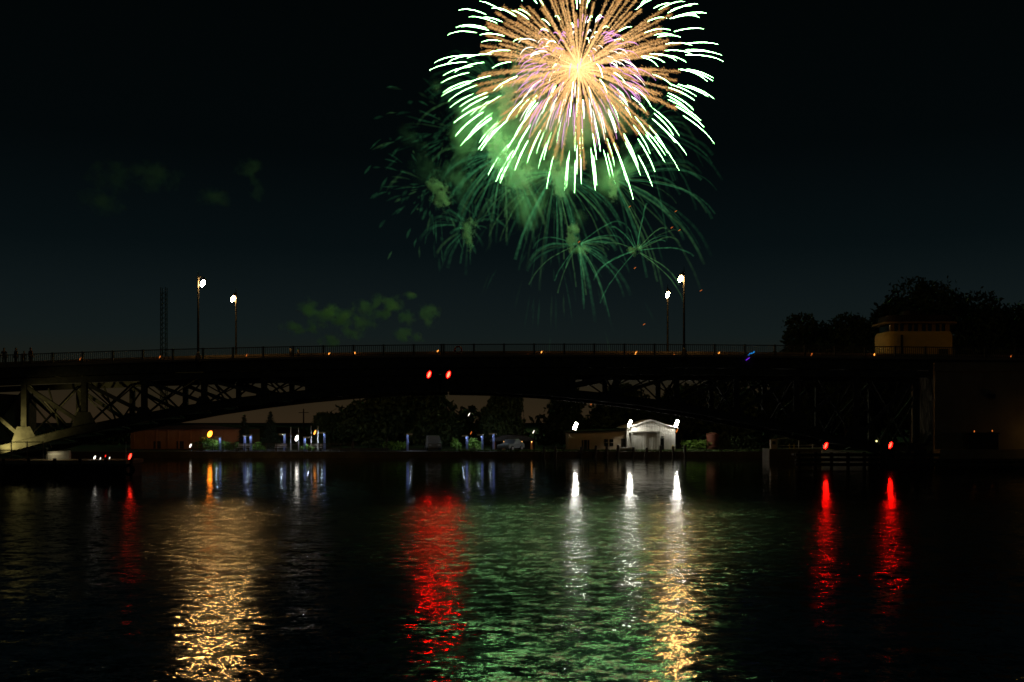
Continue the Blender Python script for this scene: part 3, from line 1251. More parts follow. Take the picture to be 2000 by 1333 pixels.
# taller trees beyond the right end of the bridge
for px, top, wd, sd, lab in ((1565, 612, 150, 21, 'wispy tree top above the bridge railing, left of the control house'),
                             (1655, 612, 150, 22, 'rounded tree top just left of the control house'),
                             (1785, 542, 230, 23, 'largest tree rising behind the control house roof'),
                             (1915, 568, 170, 24, 'tree top right of the control house'),
                             (2010, 590, 170, 25, 'tree cut by the right edge of the view')):
    tree('broadleaf_tree', px, 150, top, wd, lab, 'round', 7000, zbase=0.75, seed=sd, group='trees beyond the right bridge end')

# far-off wood behind everything: one dark mass
g = np.random.default_rng(77)
lb = []
for k in range(135):
    px = g.uniform(60, 1900)
    if 1022 < px < 1068:
        continue
    top = 846 if px < 640 else (805 if px < 1390 else 735)
    top += g.uniform(-12, 14)
    d = g.uniform(152, 168)
    zt = Z(top, d)
    for q in range(3):
        zz = 0.75 + (zt - 0.75) * (0.2 + 0.3 * q)
        lb.append((np.array([X(px, d) + g.normal(0, 1), d, zz]), np.array([2.2, 2.0, (zt - 0.75) * 0.24])))
for k in range(90):
    px = g.uniform(1525, 2080)
    d = g.uniform(168, 180)
    top = float(np.interp(px, [1520, 1560, 1650, 1688, 1705, 1750, 1860, 1905, 1960, 2080], [668, 634, 628, 648, 618, 572, 566, 598, 590, 612]))
    zt = Z(top + g.uniform(-8, 16), d)
    for q in range(5):
        zz = 0.75 + (zt - 0.75) * (0.2 + 0.17 * q)
        lb.append((np.array([X(px, d) + g.normal(0, 1), d, zz]), np.array([2.2, 2.0, (zt - 0.75) * 0.12])))
v, f = leaf_cloud(lb, 70000, 0.46, 0.1, 78)
tag(np_mesh('treeline', v, f, M['leaf']), 'far dark treeline closing the view behind the bank', 'treeline', kind='stuff')

# shrubs lit by the path lamps


def shrub(px, d, wpx, hpx, label, n=900, m_='shrub', seed=1, base=886, cat='shrub'):
    g = np.random.default_rng(seed)
    x, zb = X(px, d), 0.75
    s = d / F
    r = empty('shrub', (x, d, zb), label, cat, 'shrubs along the riverside path')
    lobes = []
    for i in range(7):
        c = np.array([x + g.uniform(-0.35, 0.35) * wpx * s, d + g.uniform(-0.4, 0.4), zb + hpx * s * g.uniform(0.2, 0.7)])
        lobes.append((c, np.array([wpx * s * 0.22, 0.5, hpx * s * 0.3])))
    v, f = leaf_cloud(lobes, n, 0.13, 0.0, seed)
    np_mesh('foliage', v, f, M[m_], r)
    mb = MB()
    for i in range(5):
        c = lobes[i][0]
        mb.tube([(x + (i - 2) * 0.08, d, zb - 0.05), tuple(c)], [0.03, 0.01], 5)
    mb.build('stem', M['bark'], r)
    return r


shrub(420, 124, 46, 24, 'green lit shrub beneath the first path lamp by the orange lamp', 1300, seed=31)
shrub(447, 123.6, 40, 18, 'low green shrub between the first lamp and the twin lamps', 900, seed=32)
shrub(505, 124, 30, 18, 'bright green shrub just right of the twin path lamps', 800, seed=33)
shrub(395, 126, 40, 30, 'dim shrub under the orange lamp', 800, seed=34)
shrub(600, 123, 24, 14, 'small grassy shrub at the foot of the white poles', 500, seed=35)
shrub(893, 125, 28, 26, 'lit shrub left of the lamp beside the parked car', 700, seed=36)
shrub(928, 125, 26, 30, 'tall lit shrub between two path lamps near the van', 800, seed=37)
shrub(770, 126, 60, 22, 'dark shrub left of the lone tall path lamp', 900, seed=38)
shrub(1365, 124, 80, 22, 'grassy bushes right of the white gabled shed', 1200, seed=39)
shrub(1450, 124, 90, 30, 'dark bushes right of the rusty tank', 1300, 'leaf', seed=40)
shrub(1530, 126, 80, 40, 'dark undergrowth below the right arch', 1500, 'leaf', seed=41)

# ------------------------------------------------------------------ path lamps
path_mesh = None


def path_lamp(px, d, label, top_py=849, side=-1):
    """Square post with an overhanging head whose underside is lit."""
    x, zb = X(px, d), 0.79
    zt = Z(top_py, d)
    r = empty('path_lamp', (x, d, zb), label, 'path lamp', 'blue path lamps along the bank')
    mb = MB()
    mb.box(x - 0.13, x + 0.13, d - 0.06, d + 0.06, zb, zt)
    mb.build('post', M['blue_lit_post'], r)
    mb = MB()
    x0, x1 = (x - 0.62, x + 0.14) if side < 0 else (x - 0.14, x + 0.62)
    mb.box(x0, x1, d - 0.24, d + 0.12, zt + 0.003, zt + 0.11)
    mb.box(x0, x1, d - 0.27, d - 0.243, zt - 0.09, zt + 0.11)
    mb.build('head', M['white'], r)
    mb = MB()
    xl = x - 0.40 if side < 0 else x + 0.40
    mb.ball((xl + 0.03, d - 0.10, zt - 0.05), (0.045, 0.14), (1, 0, 0), 8, 5)
    mb.build('lens', G['path'], r)
    return r


for px, top, sd, lab in ((430, 855, -1, 'blue path lamp above the lit green shrub, nearest the orange lamp'),
                         (478, 852, 1, 'left lamp of the close twin pair of blue path lamps'),
                         (490, 851, -1, 'right lamp of the close twin pair of blue path lamps'),
                         (556, 849, -1, 'blue path lamp left of the thin white poles'),
                         (595, 855, 1, 'shorter blue path lamp between the thin white poles'),
                         (634, 846, -1, 'blue path lamp just right of the brightest white pole'),
                         (796, 849, 1, 'lone blue path lamp under the tall dark trees'),
                         (912, 852, -1, 'blue path lamp beside the narrow lit shrub'),
                         (942, 850, -1, 'blue path lamp beside the tall lit shrub'),
                         (964, 848, -1, 'dim blue path lamp left of the orange columns')):
    path_lamp(px, 122.6, lab, top, sd)


def pole_lamp(px, py, d, label, m_, r_=(0.13, 0.32), pole=True, zb=0.75, name='lamp_post', cat='lamp post', group=None, ax=(0.42, 0, 1)):
    c = P(px, py, d)
    r = empty(name, (c.x, d, zb), label, cat, group)
    if pole:
        mb = MB()
        mb.tube([(c.x + 0.15, d + 0.1, zb - 0.05), (c.x + 0.15, d + 0.1, c.z + 0.2)], [0.07, 0.05], 6)
        mb.tube([(c.x + 0.15, d + 0.1, c.z + 0.2), (c.x, d, c.z + r_[1] + 0.06)], [0.04, 0.03], 5)
        mb.build('post', M['black'], r)
    mb = MB()
    mb.lathe([(r_[0] * 1.2, 0), (r_[0] * 0.9, 0.05), (0.02, 0.1)], (c.x + 0.03, d, c.z + r_[1] * 0.85), 8)
    mb.build('shade', M['black'], r)
    mb = MB()
    mb.ball(c, r_, ax, 9, 6)
    mb.build('globe', G[m_], r)
    return r


pole_lamp(410, 848, 125, 'orange sodium lamp in front of the long brown shed', 'sodium', (0.26, 0.42))
pole_lamp(372, 871, 122, 'white lamp at the left end of the path', 'whitesmall', (0.10, 0.26))
pole_lamp(580, 856, 124, 'bright white lamp between the blue path lamps', 'white', (0.2, 0.4))
pole_lamp(615, 845, 130, 'orange lamp above the thin white poles', 'amber', (0.12, 0.32))
LG = 'distant small street lights'
for px, py, d, m_, lab in ((752, 832, 150, 'amberdim', 'tiny orange light deep in the trees left of the lone lamp'),
                           (916, 810, 150, 'whitesmall', 'small pale light high among the branches by the willow'),
                           (1042, 844, 140, 'whitesmall', 'small white light left of the cream wing'),
                           (920, 846, 145, 'amberdim', 'tiny orange light just above the path lamp by the shrub'),
                           (1155, 789, 160, 'amberdim', 'tiny orange light high above the cream wing'),
                           (1343, 829, 150, 'amberdim', 'tiny orange light just right of the gable lamp'),
                           (1361, 816, 155, 'amberdim', 'upper left of two tiny orange lights right of the shed'),
                           (1386, 813, 155, 'amberdim', 'upper right of two tiny orange lights right of the shed'),
                           (1322, 842, 127, 'amberdim', 'small orange light at the shed corner'),
                           (971, 846, 135, 'whitesmall', 'small pale streak of light over the orange columns')):
    pole_lamp(px, py, d, lab, m_, (0.06, 0.26), group=LG, ax=(0.5, 0, 1))

# thin white poles
for px, top, lab in ((568, 836, 'thin pole left of the bright white lamp'), (583, 838, 'thin pole behind the bright white lamp'),
                     (608, 834, 'thin pole right of the shorter blue lamp'), (621, 834, 'brightest white pole beside a blue path lamp')):
    c = P(px, top, 123.5)
    r = empty('flagpole', (c.x, 123.5, 0.75), lab, 'pole', 'thin poles among the path lamps')
    mb = MB()
    wv = 0.11 if px == 621 else 0.06
    mb.tube([(c.x, 123.5, 0.7), (c.x, 123.5, c.z)], [wv, wv * 0.5], 8)
    mb.build('shaft', M['white'], r)
    mb = MB()
    mb.ball((c.x, 123.5, c.z + 0.06), (0.07, 0.07), n=8, m=5)
    mb.build('finial', M['white'], r)
# utility poles against the sky
for px, top, d, lab in ((593, 799, 160, 'bare utility pole left of the stepped tree'), (703, 768, 170, 'tall utility pole just left of the tall dense tree'),
                        (658, 806, 165, 'short utility pole beside the low round tree')):
    c = P(px, top, d)
    r = empty('utility_pole', (c.x, d, 0.75), lab, 'utility pole', 'utility poles behind the bank')
    mb = MB()
    mb.tube([(c.x, d, 0.7), (c.x, d, c.z)], [0.16, 0.1], 7)
    mb.build('shaft', M['timber'], r)
    mb = MB()
    mb.bar((c.x - 0.8, d, c.z - 0.6), (c.x + 0.8, d, c.z - 0.6), 0.1, 0.12)
    mb.build('crossarm', M['timber'], r)

# railing along the bank
fr = empty('riverside_railing', (X(520, 121), 121, 0.78), 'low metal railing along the path on the far bank', 'railing')
mb = MB()
mbk = MB()
i = 0
px = 395.0
while px < 700:
    x = X(px, 121)
    if i % 8 == 0:
        q = MB()
        q.box(x - 0.05, x + 0.05, 120.96, 121.04, 0.72, 1.75)
        q.build('rail_post', M['rail'], fr)
    else:
        mbk.box(x - 0.015, x + 0.015, 120.985, 121.015, 0.9, 1.66)
    px += 2.6
    i += 1
o = mbk.build('baluster', M['rail'], fr)
o['kind'] = 'stuff'
for z in (0.9, 1.68):
    q = MB()
    q.box(X(395, 121), X(700, 121), 120.975, 121.025, z - 0.025, z + 0.025)
    q.build('rail', M['rail'], fr)
# benches by the lamps
for px, lab in ((476, 'pale bench at the foot of the twin path lamps'), (549, 'pale bench below the lamp left of the thin poles'), (617, 'pale bench at the foot of the brightest white pole')):
    x = X(px, 121.9)
    r = empty('park_bench', (x, 121.9, 0.79), lab, 'bench', 'benches along the path')
    mb = MB()
    for k in range(3):
        mb.box(x - 0.75, x + 0.75, 121.75 + k * 0.15, 121.87 + k * 0.15, 1.2, 1.24)
    mb.build('seat', M['white'], r)
    mb = MB()
    for k in range(2):
        mb.box(x - 0.75, x + 0.75, 122.22, 122.26, 1.36 + k * 0.18, 1.48 + k * 0.18)
    mb.build('backrest', M['white'], r)
    for s in (-0.6, 0.6):
        mb = MB()
        mb.box(x + s - 0.04, x + s + 0.04, 121.78, 122.2, 0.79, 1.198)
        mb.build('leg', M['black'], r)

# mooring piles along the bank
for px, lab in ((1062, 'leaning mooring pile left of the cream wing'), (1085, 'mooring pile at the near corner of the cream wing'), (1135, 'dark pile before the shuttered window'),
                (1163, 'dark pile beside the white board'), (1185, 'dark pile below the paired windows'), (1207, 'dark pile at the stern of the white skiff'),
                (1236, 'dark pile at the bow of the white skiff'), (1262, 'dark pile before the sliding doors'), (1290, 'dark pile before the narrow door'),
                (1315, 'dark pile in front of the yellow hydrant'), (1338, 'dark pile right of the white shed')):
    x = X(px, 119)
    r = empty('mooring_pile', (x, 119, 0), lab, 'mooring pile', 'mooring piles along the bank')
    mb = MB()
    ln = random.uniform(-0.1, 0.25)
    hgt = random.uniform(1.15, 1.6)
    mb.tube([(x - ln, 119, -1), (x + ln * 0.4, 119, hgt)], [0.17, 0.15], 9)
    mb.build('shaft', M['timber'], r)
    mb = MB()
    mb.tube([(x + ln * 0.4, 119, hgt + 0.002), (x + ln * 0.42, 119, hgt + 0.05)], [0.165, 0.12], 9)
    mb.build('cap', M['rubber'], r)

# ------------------------------------------------------------------ boathouse with the floodlights
HD = 122.0
hs = empty('boathouse', (X(1215, HD), HD, 0.75), 'white gabled metal shed with a low cream wing on the bank', 'boathouse')


def corrugated(mb, x0, x1, zlo, zhi_f, y, pitch=0.30, depth=0.03):
    """Ribbed sheet facing the river; zhi_f(x) is its top edge."""
    xs_ = []
    x = x0
    while x < x1 - 1e-4:
        for dx_, dep in ((0.0, 0), (0.20, 0), (0.22, depth), (0.28, depth)):
            if x + dx_ * pitch / 0.3 < x1:
                xs_.append((x + dx_ * pitch / 0.3, dep))
        x += pitch
    xs_.append((x1, 0))
    vs, fs = [], []
    for xx_, dep in xs_:
        zh = zhi_f(xx_)
        vs += [(xx_, y - dep, zlo), (xx_, y - dep, zh), (xx_, y + 0.06, zh), (xx_, y + 0.06, zlo)]
    n = len(xs_)
    for i in range(n - 1):
        o, q = i * 4, i * 4 + 4
        fs += [(o, q, q + 1, o + 1), (o + 1, q + 1, q + 2, o + 2), (o + 2, q + 2, q + 3, o + 3), (o + 3, q + 3, q, o)]
    fs += [(0, 1, 2, 3), (n * 4 - 1, n * 4 - 2, n * 4 - 3, n * 4 - 4)]
    mb.add(vs, fs)


gx0, gx1, gxm = X(1224, HD), X(1319, HD), X(1272, HD)
ze, zr, zg = Z(836, HD), Z(822, HD), 0.80


def gable_top(x):
    if x < gxm:
        return ze + (zr - ze) * (x - gx0) / (gxm - gx0)
    return ze + (zr - ze) * (gx1 - x) / (gx1 - gxm)


zdoor = Z(844.5, HD)
xd0, xdm, xd1 = X(1233, HD), X(1259.5, HD), X(1288, HD)
xn0, xn1 = X(1289.5, HD), X(1297, HD)
zn = Z(856, HD)
mb = MB()
corrugated(mb, gx0, gx1, zdoor + 0.14, gable_top, HD)
corrugated(mb, gx0, xd0 - 0.02, zg, lambda x: zdoor + 0.13, HD)
corrugated(mb, xn1 + 0.04, gx1, zg, lambda x: zdoor + 0.13, HD)
corrugated(mb, xn0 - 0.04, xn1 + 0.03, zn + 0.06, lambda x: zdoor + 0.13, HD)
mb.box(gx0, gx0 + 0.05, HD + 0.07, HD + 9, zg, ze)
mb.box(gx1 - 0.05, gx1, HD + 0.07, HD + 9, zg, ze)
mb.poly([(gx0, zg), (gx1, zg), (gx1, ze), (gxm, zr), (gx0, ze)], HD + 9.0, HD + 9.06)
mb.build('gable_wall', M['siding'], hs)
for a_, b_ in ((xd0, xdm), (xdm + 0.03, xd1)):
    mb = MB()
    yy = HD - 0.22 if a_ == xd0 else HD - 0.1
    corrugated(mb, a_, b_, zg + 0.05, lambda x: zdoor, yy, 0.30, 0.03)
    mb.box(a_, a_ + 0.06, yy - 0.12, yy - 0.09, zg + 0.05, zdoor)
    mb.box(b_ - 0.06, b_, yy - 0.12, yy - 0.09, zg + 0.05, zdoor)
    mb.build('sliding_door', M['siding'], hs)
mb = MB()
mb.box(xd0 - 0.3, xd1 + 0.2, HD - 0.36, HD - 0.09, zdoor + 0.01, zdoor + 0.12)
mb.build('door_track', M['siding'], hs)
mb = MB()
mb.box(xn0, xn1, HD - 0.04, HD + 0.02, zg, zn)
dr_ = mb.build('door', M['black'], hs)
for k in range(3):
    mb = MB()
    z0 = zg + 0.75 + k * 0.36
    mb.box(xn0 + 0.08, xn1 - 0.08, HD - 0.055, HD - 0.042, z0, z0 + 0.29)
    mb.build('pane', M['glass'], dr_)
mb = MB()
for x_ in (xn0 - 0.07, xn1):
    mb.box(x_, x_ + 0.07, HD - 0.07, HD - 0.01, zg, zn + 0.06)
mb.box(xn0, xn1, HD - 0.07, HD - 0.01, zn, zn + 0.06)
mb.build('door_frame', M['white'], hs)
# gable roof: two slopes of seamed sheet
for s in (-1, 1):
    mb = MB()
    xe = gx0 - 0.28 if s < 0 else gx1 + 0.28
    zz = ze + (zr - ze) * (-0.28) / (gxm - gx0)
    dz = 0.09
    vs = [(xe, HD - 0.3, zz + 0.01), (gxm, HD - 0.3, zr + 0.01), (gxm, HD + 9.2, zr + 0.01), (xe, HD + 9.2, zz + 0.01),
          (xe, HD - 0.3, zz + dz), (gxm, HD - 0.3, zr + dz), (gxm, HD + 9.2, zr + dz), (xe, HD + 9.2, zz + dz)]
    mb.add(vs, [(0, 1, 2, 3), (4, 7, 6, 5), (0, 4, 5, 1), (1, 5, 6, 2), (2, 6, 7, 3), (3, 7, 4, 0)])
    rf_ = mb.build('roof', M['siding'], hs)
    for k in range(10):
        mb = MB()
        y = HD + 0.4 + k * 0.9
        mb.bar((xe, y, zz + dz + 0.02), (gxm - s * 0.0, y, zr + dz + 0.02), 0.04, 0.04)
        mb.build('seam', M['siding'], rf_)
# low wing
wx0, wx1 = X(1111, HD), gx0 - 0.02
zw0, zw1 = Z(846, HD), Z(842, HD)
wy = HD + 1.2
mb = MB()
n = 40
vs, fs = [], []
openings = [(X(1136, wy), X(1151, wy), Z(885, wy), Z(860, wy)), (X(1180, wy), X(1188, wy), Z(872, wy), Z(858, wy)),
            (X(1190, wy), X(1198, wy), Z(872, wy), Z(858, wy)), (X(1213, wy), X(1222, wy), zg, Z(857, wy))]
mb.box(wx0, wx1, wy, wy + 0.06, zg - 0.05, zw0)
mb.poly([(wx0, zw0), (wx1, zw0), (wx1, zw1)], wy, wy + 0.06)
mb.box(wx0, wx0 + 0.06, wy + 0.062, wy + 6, zg - 0.05, zw0)
mb.box(wx0, wx1, wy + 6.0, wy + 6.06, zg - 0.05, zw0)
mb.build('wing_wall', M['cream'], hs)
# lapped boards on the wing
mb = MB()
z = zg
while z < zw0 - 0.1:
    cuts = sorted([(o_[0] - 0.05, o_[1] + 0.05) for o_ in openings if o_[2] - 0.02 < z + 0.1 and o_[3] + 0.02 > z])
    xa = wx0
    for c0, c1 in cuts + [(wx1, wx1)]:
        if c0 - xa > 0.02:
            mb.add([(xa, wy - 0.03, z), (c0, wy - 0.03, z), (c0, wy - 0.004, z + 0.19), (xa, wy - 0.004, z + 0.19)], [(0, 1, 2, 3)])
        xa = max(xa, c1)
    z += 0.2
o = mb.build('clapboard', M['cream'], hs)
o['kind'] = 'stuff'
mb = MB()
mb.add([(wx0 - 0.25, wy - 0.3, zw0 + 0.01), (wx1, wy - 0.3, zw1 + 0.01), (wx1, wy + 6.2, zw1 + 0.15), (wx0 - 0.25, wy + 6.2, zw0 + 0.15),
        (wx0 - 0.25, wy - 0.3, zw0 + 0.12), (wx1, wy - 0.3, zw1 + 0.12), (wx1, wy + 6.2, zw1 + 0.27), (wx0 - 0.25, wy + 6.2, zw0 + 0.27)],
       [(0, 3, 2, 1), (4, 5, 6, 7), (0, 1, 5, 4), (1, 2, 6, 5), (2, 3, 7, 6), (3, 0, 4, 7)])
mb.build('wing_roof', M['roof'], hs)
for k, (a_, b_, z0, z1) in enumerate(openings):
    mb = MB()
    if k in (1, 2):
        mb.box(a_ - 0.05, a_, wy - 0.06, wy - 0.005, z0 - 0.05, z1 + 0.05)
        mb.box(b_, b_ + 0.05, wy - 0.06, wy - 0.005, z0 - 0.05, z1 + 0.05)
        mb.box(a_, b_, wy - 0.06, wy - 0.005, z1, z1 + 0.05)
        mb.box(a_, b_, wy - 0.06, wy - 0.005, z0 - 0.05, z0)
        mb.box(a_, b_, wy - 0.055, wy - 0.006, (z0 + z1) / 2 - 0.02, (z0 + z1) / 2 + 0.02)
        wn = mb.build('window', M['cream'], hs)
        for q in range(2):
            zz0 = z0 if q == 0 else (z0 + z1) / 2 + 0.021
            zz1 = (z0 + z1) / 2 - 0.021 if q == 0 else z1
            mb = MB()
            mb.box(a_ + 0.003, b_ - 0.003, wy - 0.03, wy - 0.01, zz0, zz1)
            mb.build('pane', M['glass'], wn)
    elif k == 0:
        ws = (b_ - a_)
        mb.box(a_ + ws * 0.3, b_ - ws * 0.3, wy - 0.03, wy - 0.006, z0, z1)
        wn = mb.build('window', M['glass'], hs)
        for c0, c1 in ((a_, a_ + ws * 0.22), (b_ - ws * 0.22, b_)):
            mb = MB()
            mb.box(c0, c1, wy - 0.05, wy - 0.01, z0, z1)
            for j in range(7):
                zz = z0 + (z1 - z0) * (j + 0.5) / 7
                mb.box(c0 + 0.03, c1 - 0.03, wy - 0.06, wy - 0.051, zz - 0.05, zz + 0.03)
            mb.build('shutter', M['roof'], wn)
    else:
        mb.box(a_, b_, wy - 0.03, wy - 0.006, z0, z1)
        dd = mb.build('door', M['roof'], hs)
        mb = MB()
        mb.ball((b_ - 0.1, wy - 0.07, z0 + 0.95), (0.035, 0.035), n=8, m=5)
        mb.build('handle', M['chrome'], dd)
FG = 'floodlights on the boathouse'


def floodlight(px, py, d, foot, label, shield=0):
    c = P(px, py, d)
    r = empty('floodlight', foot, label, 'floodlight', FG)
    mb = MB()
    mb.tube([foot, (foot[0], c.y + 0.15, c.z - 0.1), (c.x, c.y + 0.2, c.z + 0.1)], 0.035, 6)
    mb.build('bracket', M['white'], r)
    ax = Vector((0.5, 0, 1)).normalized()
    mb = MB()
    mb.bar(c + Vector((-0.18, 0.26, -0.42)), c + Vector((0.2, 0.26, 0.46)), 0.42, 0.1)
    if shield == 1:
        mb.bar(c + Vector((-0.28 + 0.1 * (shield < 0), 0.0, -0.52)), c + Vector((0.12, 0.0, -0.56)), 0.06, 0.6)
    if shield < 0:
        mb.bar(c + Vector((-0.42, 0.0, -0.5)), c + Vector((-0.08, 0.0, 0.4)), 0.04, 0.6)
    if shield > 0:
        mb.bar(c + Vector((0.02, 0.0, -0.5)), c + Vector((0.36, 0.0, 0.4)), 0.04, 0.6)
    mb.build('housing', M['white'], r)
    mb = MB()
    mb.ball(c, (0.11, 0.37), ax, 10, 6)
    mb.build('lens', G['flood'], r)
    return r


floodlight(1124, 833, HD - 0.4, (X(1127, HD), HD + 1.0, zw0 + 0.1), 'floodlight at the left corner of the low cream wing', 1)
floodlight(1230, 828, HD - 0.6, (gx0 + 0.1, HD - 0.06, ze - 0.1), 'floodlight at the left eave of the gable where wing joins', -2)
floodlight(1322, 828, HD - 0.6, (gx1 - 0.05, HD - 0.06, ze - 0.1), 'floodlight at the right eave of the white gable')
# small things before the shed
r = empty('hydrant', (X(1314, 121.2), 121.2, 0.75), 'yellow hydrant at the right corner of the white shed', 'hydrant')
x, y = X(1314, 121.2), 121.2
mb = MB()
mb.lathe([(0.16, 0), (0.16, 0.08), (0.11, 0.1), (0.11, 0.5), (0.14, 0.52), (0.14, 0.58), (0.1, 0.68), (0.03, 0.76)], (x, y, 0.75), 10)
mb.build('barrel', M['yellow'], r)
for s in (-1, 1):
    mb = MB()
    mb.tube([(x, y - 0.02, 1.15), (x + s * 0.22, y - 0.02, 1.15)], 0.06, 8)
    mb.build('outlet', M['yellow'], r)
# white skiff on the grass
sk = empty('rowing_boat', (X(1222, 120.6), 120.6, 0.76), 'white rowing boat on the grass before the sliding doors', 'boat')
mb = MB()
L_, sec = 2.3, []
xc = X(1222, 120.6)
for i in range(11):
    u = i / 10
    wd = 0.5 * (math.sin(math.pi * min(1, 0.25 + 0.75 * (1 - u))) * 0.55 + 0.45 * (1 - u) ** 0.5) + 0.02
    zz = 0.78 + 0.14 * u * u
    top = 1.2 + 0.16 * u * u
    xx = xc - L_ / 2 + L_ * u
    sec.append([(xx, 120.6 - wd, top), (xx, 120.6 - wd * 0.8, (zz + top) / 2), (xx, 120.6, zz), (xx, 120.6 + wd * 0.8, (zz + top) / 2), (xx, 120.6 + wd, top)])
vs = [p for s_ in sec for p in s_]
fs = []
for i in range(10):
    for k in range(4):
        fs.append((i * 5 + k, (i + 1) * 5 + k, (i + 1) * 5 + k + 1, i * 5 + k + 1))
fs.append((0, 1, 2, 3, 4))
mb.add(vs, fs)
mb.build('hull', M['white'], sk)
for u in (0.3, 0.65):
    mb = MB()
    xx = xc - L_ / 2 + L_ * u
    mb.box(xx - 0.1, xx + 0.1, 120.25, 120.95, 1.12, 1.16)
    mb.build('thwart', M['timber'], sk)
r = empty('notice_board', (X(1165, 120.5), 120.5, 0.75), 'small leaning white board beside a dark pile', 'board')
x = X(1165, 120.5)
mb = MB()
mb.add([(x - 0.17, 120.5, 0.95), (x + 0.1, 120.5, 0.95), (x + 0.28, 120.55, 1.4), (x - 0.02, 120.55, 1.4),
        (x - 0.17, 120.53, 0.95), (x + 0.1, 120.53, 0.95), (x + 0.28, 120.58, 1.4), (x - 0.02, 120.58, 1.4)],
       [(0, 1, 2, 3), (4, 7, 6, 5), (0, 4, 5, 1), (1, 5, 6, 2), (2, 6, 7, 3), (3, 7, 4, 0)])
mb.build('panel', M['white'], r)
mb = MB()
mb.box(x - 0.03, x + 0.03, 120.6, 120.64, 0.72, 1.2)
mb.build('stake', M['timber'], r)

# rusty tank
c = X(1392, 124)
r = empty('rusty_tank', (c, 124, 0.75), 'squat rusty red cylindrical tank right of the shed', 'tank')
mb = MB()
mb.lathe([(0.78, 0), (0.78, 2.0), (0.74, 2.08), (0.3, 2.28), (0.05, 2.3)], (c, 124, 0.75), 20)
mb.build('shell', M['rust'], r)
for z in (0.5, 1.2, 1.9):
    mb = MB()
    mb.lathe([(0.785, 0), (0.81, 0.02), (0.81, 0.06), (0.785, 0.08)], (c, 124, 0.75 + z), 20)
    mb.build('hoop', M['rust'], r)

# fence and yellow posts below the right arch
rfz = empty('pipe_fence', (X(1570, 112), 112, 1.0), 'pale pipe fence with mesh below the right arch', 'fence')
mb = MB()
mb.box(X(1500, 112), X(1660, 112), 111.5, 114.5, -0.5, 1.3)
mb.build('footing', M['stonewall'], rfz)
for px, py in ((1518, 860), (1560, 853), (1587, 862)):
    x = X(px, 112)
    mb = MB()
    mb.tube([(x, 112, 1.3), (x, 112, Z(py, 112))], 0.06, 8)
    mb.build('post', M['white'], rfz)
for py0, py1, a_, b_ in ((858, 853, 1518, 1560), (871, 869, 1520, 1620), (876, 875, 1520, 1620)):
    mb = MB()
    mb.tube([(X(a_, 112), 112, Z(py0, 112)), (X(b_, 112), 112, Z(py1, 112))], 0.035, 6)
    mb.build('rail', M['white'], rfz)
for px, lab in ((1542, 'yellow post left of its twin at the pipe fence'), (1551, 'yellow post right of its twin at the pipe fence')):
    x = X(px, 111.7)
    r = empty('bollard', (x, 111.7, 1.3), lab, 'bollard', 'yellow posts by the fence')
    mb = MB()
    mb.tube([(x, 111.7, 1.3), (x, 111.7, Z(868, 111.7))], 0.06, 8)
    mb.ball((x, 111.7, Z(868, 111.7)), (0.06, 0.04), n=8, m=5)
    mb.build('post', M['yellow'], r)
r = empty('utility_cabinet', (X(1510, 112), 111.9, 1.3), 'cream metal cabinet at the left end of the pipe fence', 'cabinet')
mb = MB()
mb.box(X(1504, 112), X(1516, 112), 111.7, 112.2, 1.3, Z(858, 112))
mb.build('body', M['cream'], r)
mb = MB()
mb.box(X(1507, 112), X(1513, 112), 111.67, 111.698, Z(868, 112), Z(862, 112))
mb.build('door', M['roof'], r)
# small assumed lamp that lights the fence corner and the right truss feet
rl = empty('assumed_fender_lamp', (X(1632, 108), 108, 1.3), 'assumed dim yellow work lamp behind the left fender light', 'lamp')
c = P(1632, 868, 108)
mb = MB()
mb.tube([(c.x + 0.1, 108.1, 1.2), (c.x + 0.1, 108.1, c.z + 0.1)], 0.04, 6)
mb.build('post', M['black'], rl)
mb = MB()
mb.ball(c, (0.06, 0.07), n=8, m=5)
mb.build('globe', glow('assumed_lamp_glow', (1.0, 0.75, 0.25), 22), rl)
rl = empty('truss_fill_lamp', (X(1705, 103), 103, 1.3), 'added weak pale lamp low between the legs of the right truss', 'lamp')  # unseen lamp added to light the right truss posts
c = P(1712, 862, 103)
mb = MB()
mb.tube([(c.x + 0.12, 103.1, 1.2), (c.x + 0.12, 103.1, c.z + 0.1)], 0.05, 6)
mb.build('post', M['black'], rl)
mb = MB()
mb.ball(c, (0.09, 0.09), n=8, m=5)
mb.build('globe', glow('truss_fill_glow', (0.9, 0.85, 0.3), 3), rl)

pole_lamp(2068, 846, 91.5, 'added low sodium lamp, unseen beyond the right edge, lighting the pier wall', 'pierlow', (0.1, 0.12), zb=1.75)  # out of view, added to brighten the pier wall at a grazing angle

# ------------------------------------------------------------------ long brown shed on the left bank, pavilion, cars
r = empty('brick_shed', (X(380, 132), 132, 0.75), 'long low brown shed behind the orange lamp', 'shed')
mb = MB()
mb.box(X(255, 132), X(470, 132), 132, 142, 0.7, Z(839, 132))
mb.build('wall', M['brickwall'], r)
mb = MB()
mb.poly([(X(250, 132), Z(839, 132)), (X(476, 132), Z(839, 132)), (X(470, 132), Z(837, 132)), (X(400, 132), Z(829, 132)), (X(255, 132), Z(836, 132))], 131.6, 142.4)
mb.build('roof', M['roof'], r)
for px in (300, 345, 388):
    mb = MB()
    mb.box(X(px, 132), X(px + 14, 132), 131.94, 131.99, 0.78, Z(862, 132))
    mb.build('door', M['roof'], r)
for k in range(10):
    mb = MB()
    px = 262 + k * 22
    mb.box(X(px, 132) - 0.09, X(px, 132) + 0.09, 131.9, 131.997, 0.75, Z(839.4, 132))
    mb.build('pilaster', M['brickwall'], r)
r = empty('low_warehouse', (X(500, 175), 175, 0.75), 'distant dark pitched roof behind the two spruces', 'building')
mb = MB()
